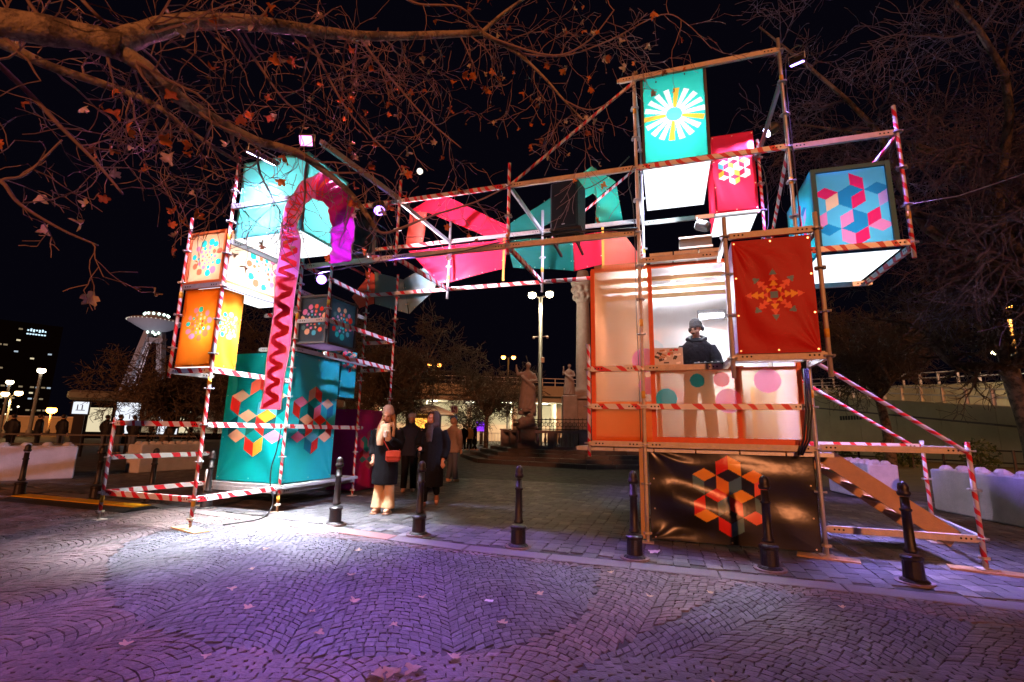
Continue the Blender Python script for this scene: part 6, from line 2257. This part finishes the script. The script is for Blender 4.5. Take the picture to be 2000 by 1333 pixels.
street_lamp((-62.6, 30.6, 0), 5.2, ((0, 0, .05),), (1, .8, .5), 10, 0, 'shorter pale lamp mast standing behind the tallest one', .13, .3, MASTM)
street_lamp((-53.8, 26.6, 0), 3.6, ((-.5, -.2, .1), (.5, .2, .2)), (1, .62, .22), 14, 500, 'low double lamp with yellow lamps at the far left road', .09, .28, MASTM)
street_lamp((-55.5, 24.3, 0), 4.0, ((-.4, -.2, .1),), (1, .62, .22), 14, 0, 'low single yellow lamp at the left end of the road', .09, .28, MASTM)
street_lamp((-70.0, 38.6, 0), 2.7, ((0, 0, .1),), (1, .28, .04), 26, 900, 'low orange lamp glowing in front of the far wall', .12, .5)

# moon
mb = MB()
mb.ellipsoid((0, 0, 0), (20, 20, 20), 20, 14)
tag(mb.build('moon', glow('moon_glow', (1.0, .93, .78), 2.0), None, True, (-1501.9, 2597, 1682.7)), 'bright moon seen through the twigs', 'moon')

# ================================================================== overpass and ramps
OVC = mat('overpass_concrete', (.24, .22, .18), .85, 0, .3, .8, .3, 12)
WHITEW = mat('underpass_white_wall', (.62, .58, .48), .8, 0, .3, .5, .2, 8)
ov = thing('overpass', (-20, 54, 0), 'concrete road overpass with metal railing and lit white walls beneath', 'bridge')
A_, B_ = Vector((-41, 45.3, 0)), Vector((8, 66.5, 0))
t = (B_ - A_).normalized()
nrm = Vector((-t.y, t.x, 0))
def obox(name, m, f0, f1, d0, d1, z0_, z1_):
    mb = MB()
    a, b = A_.lerp(B_, f0), A_.lerp(B_, f1)
    mid = (a + b) / 2 + nrm * (d0 + d1) / 2
    mb.box((mid.x, mid.y, (z0_ + z1_) / 2), ((b - a).length, abs(d1 - d0), z1_ - z0_), Matrix.Rotation(math.atan2(t.y, t.x), 3, 'Z'))
    return at(ov, mb.build(name, m))
for k in range(10):
    obox('deck_panel', OVC, k / 10 + .0004, (k + 1) / 10 - .0004, 0, 9, 5.6, 6.85)
obox('soffit', OVC, 0, 1, .6, 8.5, 4.9, 5.6)
obox('back_wall', WHITEW, 0, 1, 9.2, 9.6, 0, 4.95)
for k in range(9):
    obox('pier', WHITEW, .06 + .105 * k, .06 + .105 * k + .012, 2.5, 6.5, 0, 4.95)
for z in (7.25, 7.75):
    obox('handrail', CONC, 0, 1, .2, .28, z, z + .07)
for k in range(34):
    obox('rail_post', CONC, (k + .5) / 34, (k + .5) / 34 + .0016, .19, .29, 6.85, 7.8)
for k in range(7):
    f = .20 + .085 * k
    obox('strip_light', glow('underpass_glow', (1, .93, .72), 7), f, f + .022, 1.6, 1.9, 4.74, 4.86)
    c_ = A_.lerp(B_, f + .01) + nrm * 3.0
    lamp('underpass_light', 'POINT', (c_.x, c_.y, 4.2), 900, (1, .88, .58), ov, size=.6)

WALLC = mat('ramp_concrete', (.34, .31, .22), .85, 0, .35, .7, .3, 12)
def ramp(name, label, path, thick, band=True, rail=1.1, posts=18, vents=False):
    th = thing(name, path[0][:2] + (0,), label, 'ramp')
    P0, P1 = Vector(path[0][:2] + (0,)), Vector(path[1][:2] + (0,))
    z0_, z1_ = path[0][2], path[1][2]
    tt = (P1 - P0).normalized()
    nn = Vector((tt.y, -tt.x, 0))
    if nn.dot(-P0) < 0:
        nn = -nn
    n = 8
    for k in range(n):
        f0, f1 = k / n + .0006, (k + 1) / n - .0006
        a, b = P0.lerp(P1, f0), P0.lerp(P1, f1)
        za, zb = z0_ + (z1_ - z0_) * f0, z0_ + (z1_ - z0_) * f1
        mb = MB()
        v = [a, b, b - nn * thick, a - nn * thick]
        vs_ = [(q.x, q.y, -.02) for q in v] + [(v[0].x, v[0].y, za), (v[1].x, v[1].y, zb), (v[2].x, v[2].y, zb), (v[3].x, v[3].y, za)]
        mb.add(vs_, [(3, 2, 1, 0), (4, 5, 6, 7), (0, 1, 5, 4), (1, 2, 6, 5), (2, 3, 7, 6), (3, 0, 4, 7)])
        at(th, mb.build('wall_panel', WALLC))
        if band:
            mb = MB()
            off = nn * .05
            mb.beam(a + off + Vector((0, 0, za - .95)), b + off + Vector((0, 0, zb - .95)), .12, .10)
            at(th, mb.build('drip_ledge', DARKSTONE))
            mb = MB()
            mb.beam(a + nn * .08 + Vector((0, 0, za + .05)), b + nn * .08 + Vector((0, 0, zb + .05)), .3, .12)
            at(th, mb.build('coping', WALLC))
    for hz in (rail, rail * .55):
        mb = MB()
        mb.beam(P0 + Vector((0, 0, z0_ + hz)), P1 + Vector((0, 0, z1_ + hz)), .08, .09)
        at(th, mb.build('handrail', CONC))
    for k in range(posts):
        f = (k + .5) / posts
        q = P0.lerp(P1, f)
        z = z0_ + (z1_ - z0_) * f
        mb = MB()
        mb.box((q.x, q.y, z + rail / 2 + .02), (.16, .16, rail))
        at(th, mb.build('rail_post', CONC))
    if vents:
        q = P0.lerp(P1, .30)
        for k in range(8):
            mb = MB()
            c_ = q + tt * (k * .30) + nn * .012
            mb.box((c_.x, c_.y, 2.9), (.22, .02, .32), Matrix.Rotation(math.atan2(tt.y, tt.x), 3, 'Z'))
            at(th, mb.build('vent', HOLE))
    return th
ramp('ramp_wall', 'sloping concrete ramp wall with dark ledge and railing behind the lawn', ((10.5, 52.5, 5.35), (19.3, 27.0, 2.45)), .6, True, 1.0, 18, True)
ramp('ramp_wall', 'upper concrete ramp with weathered railing above the sloping wall', ((13.0, 66.0, 7.0), (29.5, 33.0, 4.9)), .8, False, 1.0, 24)
mb = MB()
g = 22
vs_ = [(3.0 + 22 * i / g, 16 + 40 * j / g, .004 + .02 * math.sin(i * 1.7) * math.sin(j * 1.3)) for j in range(g + 1) for i in range(g + 1)]
mb.add(vs_, [(j * (g + 1) + i, j * (g + 1) + i + 1, (j + 1) * (g + 1) + i + 1, (j + 1) * (g + 1) + i) for j in range(g) for i in range(g)])
tag(mb.build('lawn', mat('winter_lawn', (.085, .085, .03), .9, 0, .6, 1.2, .8, 30), None, True), kind='structure')
lf = thing('low_fence', (12, 24, 0), 'low dark fence along the foot of the ramp wall', 'fence')
for k in range(14):
    mb = MB()
    mb.box((7.0 + .85 * k, 33.0 - .85 * k, .5), (.08, .08, 1.0))
    at(lf, mb.build('post', IRON))
for z in (.45, .95):
    mb = MB()
    mb.beam((6.6, 33.4, z), (18.5, 21.5, z), .05, .06)
    at(lf, mb.build('rail', IRON))
# small evergreen shrubs at the foot of the wall
SHR = mat('shrub_leaf', (.05, .085, .025), .7, 0, .5, 5)
for k, (u, v, s) in enumerate([(9.2, 31.5, .55), (10.6, 29.6, .65), (11.2, 29.0, .6), (12.8, 26.5, .7)]):
    th = thing('shrub', (u, v, 0), 'small leafy shrub at the foot of the ramp wall', 'shrub', 'shrubs at the ramp wall')
    r2 = random.Random(50 + k)
    mb = MB()
    for q in range(420):
        c_ = rvec(r2) * r2.random() ** .4
        c_ = Vector((c_.x * s, c_.y * s, s + c_.z * s * 1.1))
        a, b = rvec(r2) * .09, rvec(r2) * .05
        mb.add([c_ - a, c_ + b, c_ + a, c_ - b], [(0, 1, 2, 3)])
    tag(mb.build('foliage', SHR, th), kind='stuff')
    mb = MB()
    mb.tube([(0, 0, 0), (0, 0, s)], .03, 5)
    mb.build('stem', DARKBARK, th)

# ================================================================== left distance
def poster(loc, w, h, zb, rz, label, arch=False):
    th = thing('poster_panel', loc, label, 'poster panel', None, rz)
    mb = MB()
    mb.box((0, 0, zb + h / 2), (w + .16, .18, h + .16), bev=.03)
    mb.build('case', IRON, th)
    mb = MB()
    mb.box((0, -.10, zb + h / 2), (w, .02, h))
    mb.build('lit_poster', glow('poster_glow', (.86, .90, 1.0), 1.1), th)
    mb = MB()
    for x in (-.2, .1):
        mb.box((x * w, -.115, zb + h * .55), (.05, .006, .3))
    mb.box((0, -.115, zb + h * .3), (w * .6, .006, .04))
    mb.build('poster_print', mat('poster_ink', (.05, .06, .12), .5), th)
    mb = MB()
    mb.box((0, 0, zb / 2), (w * .7, .14, zb))
    mb.build('foot', IRON, th)
    return th
poster((-33.9, 22.9, 0), 1.25, 2.0, .75, R(50), 'lit white poster panel with two dark strokes, nearer the lamp masts')
poster((-32.0, 24.3, 0), 1.1, 2.0, .75, R(45), 'lit lilac white poster panel next to the crooked dark tree')
poster((-33.0, 19.6, 0), .7, .7, 1.9, R(55), 'small bright screen behind the group of three')
rl = thing('railing', (-24, 11, 0), 'low dark railing behind the concrete blocks', 'railing')
for k in range(12):
    mb = MB()
    mb.box((-27 + .62 * k, 11.4 + .45 * k, .45), (.07, .07, .9))
    at(rl, mb.build('post', IRON))
for z in (.5, .88):
    mb = MB()
    mb.beam((-27.2, 11.2, z), (-20, 16.5, z), .06, .06)
    at(rl, mb.build('rail', IRON))
wl_ = thing('far_wall', (-78, 42, 0), 'long low wall across the road lit orange by a lamp', 'wall')
mb = MB()
mb.beam((-95, 25, 1.0), (-55, 68, 1.0), .5, 2.0)
at(wl_, mb.build('wall', WALLC))
mb = MB()
mb.beam((-95, 24.9, 2.08), (-55, 67.9, 2.08), .6, .16)
at(wl_, mb.build('coping', CONC))
st = thing('market_stall', (-12.9, 23.9, 0), 'market stall with white canopy and orange lit window behind the walkers', 'stall')
mb = MB()
mb.box((-12.9, 24.3, 1.1), (1.9, 1.3, 2.2), Matrix.Rotation(.5, 3, 'Z'), bev=.02)
at(st, mb.build('cabin', mat('stall_wood', (.06, .04, .03), .8)))
mb = MB()
mb.box((-12.62, 23.52, 1.6), (.62, .02, .75), Matrix.Rotation(.5, 3, 'Z'))
at(st, mb.build('window', glow('stall_glow', (1.0, .42, .06), 2.2)))
mb = MB()
mb.lathe([(1.5, 2.15), (1.1, 2.4), (.5, 2.62), (.03, 2.75)], 8, (-12.2, 23.6, 0))
at(st, mb.build('canopy', F('white', 'thick')))
mb = MB()
mb.tube([(-12.2, 23.6, 0), (-12.2, 23.6, 2.7)], .03, 8)
at(st, mb.build('canopy_pole', STEEL))
sg = thing('parking_sign', (-12.44, 27.3, 0), 'white sign with dark figure above a round blue sign on a post', 'sign')
mb = MB()
mb.tube([(-12.44, 27.3, 0), (-12.44, 27.3, 2.9)], .04, 8)
at(sg, mb.build('post', STEEL))
Ms = Matrix.Rotation(.42, 3, 'Z')
c_ = Vector((-12.44, 27.3, 0))
mb = MB()
mb.box(c_ + Ms @ Vector((0, -.05, 2.62)), (.46, .02, .5), Ms, bev=.006)
at(sg, mb.build('white_plate', mat('sign_white', (.78, .76, .78), .4)))
mb = MB()
mb.box(c_ + Ms @ Vector((0, -.064, 2.62)), (.34, .006, .38), Ms)
at(sg, mb.build('dark_field', mat('sign_violet', (.12, .03, .14), .4)))
mb = MB()
mb.tube([c_ + Ms @ Vector(q) for q in ((-.05, -.072, 2.74), (-.05, -.072, 2.60), (.05, -.072, 2.60), (.09, -.072, 2.48))], .022, 6)
mb.ellipsoid(c_ + Ms @ Vector((-.05, -.072, 2.78)), (.03, .01, .03), 8, 5)
at(sg, mb.build('figure_mark', mat('sign_white', (.78, .76, .78), .4)))
mb = MB()
mb.lathe([(.24, -.01), (.24, .01)], 20, c_ + Ms @ Vector((0, -.05, 2.08)), 0, Ms @ Matrix.Rotation(R(90), 3, 'X'))
at(sg, mb.build('round_plate', mat('sign_blue', (.02, .09, .34), .4)))
mb = MB()
mb.tube([c_ + Ms @ Vector((-.1, -.066, 2.08)), c_ + Ms @ Vector((.1, -.066, 2.08))], .022, 6)
mb.tube([c_ + Ms @ Vector((.03, -.066, 2.15)), c_ + Ms @ Vector((.1, -.066, 2.08)), c_ + Ms @ Vector((.03, -.066, 2.01))], .02, 6)
at(sg, mb.build('arrow_mark', mat('sign_white', (.78, .76, .78), .4)))
sc_ = thing('screen', (-16.3, 42.0, 0), 'glowing violet screen beyond the monument steps', 'screen')
Ms = Matrix.Rotation(.38, 3, 'Z')
mb = MB()
mb.box((-16.3, 42.0, 1.75), (1.1, .1, .95), Ms, bev=.02)
at(sc_, mb.build('case', BLACKM))
mb = MB()
mb.box(Vector((-16.3, 42.0, 1.75)) + Ms @ Vector((0, -.06, 0)), (1.0, .02, .85), Ms)
at(sc_, mb.build('display', glow('screen_glow', (.30, .04, 1.0), 1.6)))
mb = MB()
mb.box((-16.3, 42.0, .65), (.3, .08, 1.3), Ms)
at(sc_, mb.build('stand', IRON))
gt = thing('barrier_fence', (-14.8, 38, 0), 'pale metal barrier fence below the violet screen', 'fence')
mb = MB()
for z in (.25, 1.2):
    mb.beam((-15.3, 37.2, z), (-11.6, 38.9, z), .05, .05)
at(gt, mb.build('frame', CONC))
for k in range(16):
    mb = MB()
    q = Vector((-15.3, 37.2, 0)).lerp(Vector((-11.6, 38.9, 0)), (k + .5) / 16)
    mb.tube([(q.x, q.y, .0 if k in (0, 15) else .25), (q.x, q.y, 1.2)], .022, 5)
    at(gt, mb.build('bar', CONC))

# tower of the river bridge, far away
PYL = mat('pylon_concrete', (.16, .155, .17), .8, 0, .2, .05)
py = thing('bridge_pylon', (-311, 218, 0), 'far leaning bridge pylon with a lit saucer on top', 'tower')
side = Vector((.58, .81, 0)).normalized()
cx = Vector((-311.2, 218.0, 0))
def leg(name, top_off, bot_off, w0, w1):
    a = cx + side * bot_off
    b = cx + side * top_off + Vector((0, 0, 61))
    mb = MB()
    mb.tube([a, a.lerp(b, .5), b], [w0, (w0 + w1) / 2, w1], 4)
    return at(py, mb.build(name, PYL))
leg('leg', -2.4, -13.5, 3.4, 2.6)
leg('leg', 3.6, 10.5, 3.0, 2.4)
for k in range(4):
    a = cx + side * (-9.0 + 2.0 * k) + Vector((0, -2.5, 20))
    b = cx + side * (-1.4 + .9 * k) + Vector((0, -2.5, 53))
    mb = MB()
    mb.tube([a, b], .30, 4)
    at(py, mb.build('rib', CONC))
mb = MB()
mb.beam(cx + side * -4 + Vector((0, 0, 54)), cx + side * 5 + Vector((0, 0, 54)), 5, 3)
at(py, mb.build('crossbeam', PYL))
mb = MB()
mb.lathe([(4.5, 59.5), (9, 62), (14.5, 65.2), (15, 66.4), (13.5, 67.2), (8, 68.2), (6, 68.4)], 32, cx)
at(py, mb.build('saucer', PYL, smooth=True))
mb = MB()
mb.lathe([(6, 68.2), (6.2, 71.5), (5.5, 71.8)], 24, cx)
at(py, mb.build('crown_room', PYL))
for z, r_, n in ((70.4, 6.35, 14), (58.6, 4.0, 8)):
    for k in range(n):
        a = 2 * math.pi * k / n
        mb = MB()
        mb.ellipsoid((cx.x + r_ * math.cos(a), cx.y + r_ * math.sin(a), z), (.8, .8, .9), 6, 4)
        at(py, mb.build('lamp_window', glow('pylon_glow', (.75, 1.0, .85), 3.2)))
for k in range(40):
    a = 2 * math.pi * k / 40
    mb = MB()
    mb.box((cx.x + 14.9 * math.cos(a), cx.y + 14.9 * math.sin(a), 65.9), (.5, .5, .5))
    at(py, mb.build('rim_lamp', glow('rim_glow', (.8, .7, .6), .8)))
lamp('pylon_floodlight', 'SPOT', (-292, 196, 3), 150000, (.85, .8, .95), py, (-311, 218, 60), 3, 70, .6)

# lit office tower far left
BLD = mat('night_facade', (.004, .004, .006), .95, 0, .3, .05, 0, 40, 0.0)
def tower_block(loc, w, d_, h, rz, seed, label, density):
    th = thing('office_building', loc, label, 'building', None, rz)
    mb = MB()
    mb.box((0, 0, h / 2), (w, d_, h))
    mb.build('wall', BLD, th)
    r2 = random.Random(seed)
    fl = int(h / 3.4)
    wins = []
    for k in range(1, fl):
        n = int(w / 2.4)
        lit_row = r2.random() < .12
        for i in range(n):
            if r2.random() < (density if not lit_row else .75):
                wins.append(((i + .5) * w / n - w / 2, k * 3.4 + 1.4, r2.random()))
    gm = [glow('window_warm', (1, .85, .55), .8), glow('window_cool', (.7, .85, 1.0), .6), glow('window_dim', (1, .75, .45), .25)]
    for x, z, q in wins[:120]:
        mb = MB()
        mb.box((x, -d_ / 2 - .06, z), (1.7, .1, .9))
        mb.build('window', gm[0 if q < .35 else (1 if q < .5 else 2)], th)
    return th
tb_ = tower_block((-376, 185, 0), 34, 24, 60, R(64), 5, 'dark office tower with scattered lit windows and a lit sign', .10)
mb = MB()
for k in range(7):
    mb.box((2 + 1.25 * k, -12.2, 55.6 + .3 * (k % 2)), (.75, .15, 1.6 if k % 3 else .8))
    mb.box((2 + 1.25 * k, -12.2, 53.4), (.9, .15, .7))
mb.build('lit_sign', glow('sign_glow', (.6, .85, 1.0), 1.6), tb_)
tower_block((-392, 150, 0), 40, 24, 42, R(68), 6, 'dark lower office block beside the lit tower', .06)
tower_block((-352, 300, 0), 60, 20, 16, R(50), 8, 'long dark riverside building behind the pylon', .16)
tower_block((-230, 236, 0), 70, 20, 13, R(45), 9, 'low dark building with warm windows right of the pylon', .18)
# lights scattered along the far bank
r2 = random.Random(9)
for k in range(34):
    u_, v_ = r2.uniform(-330, -150), r2.uniform(150, 330)
    z_ = r2.uniform(2, 16)
    s = r2.uniform(.25, .55)
    th = thing('distant_lamp', (u_, v_, 0), 'tiny point of light among the far bank lamps', 'lamp', 'lamps along the far bank')
    mb = MB()
    mb.tube([(0, 0, 0), (0, 0, z_)], .08, 5)
    mb.build('pole', IRON, th)
    mb = MB()
    mb.ellipsoid((0, 0, z_ + .2), (s, s, s), 8, 6)
    mb.build('globe', glow('far_lamp_%d' % (k % 3), ((1, .5, .15), (1, .85, .6), (1, .65, .3))[k % 3], 3.0), th)
# terrace roofs across the road
rf = thing('pavilion', (-45, 38, 0), 'long low glazed pavilion with pale roof behind the dark crooked tree', 'building')
Mr = Matrix.Rotation(R(40), 3, 'Z')
c0 = Vector((-45, 40, 0))
mb = MB()
mb.box(c0 + Vector((0, 0, 1.6)), (22, 6, 3.2), Mr)
at(rf, mb.build('wall', BLD))
mb = MB()
mb.box(c0 + Vector((0, 0, 3.9)), (24, 7.5, .9), Mr, bev=.2)
at(rf, mb.build('roof', mat('pavilion_roof', (.09, .085, .08), .7)))
for k in range(10):
    mb = MB()
    mb.box(c0 + Mr @ Vector((-9.5 + 2.1 * k, -3.06, 1.7)), (1.7, .05, 2.2), Mr)
    at(rf, mb.build('window', glow('window_dim', (1, .75, .45), .25) if k % 3 else glow('window_warm', (1, .85, .55), .8)))
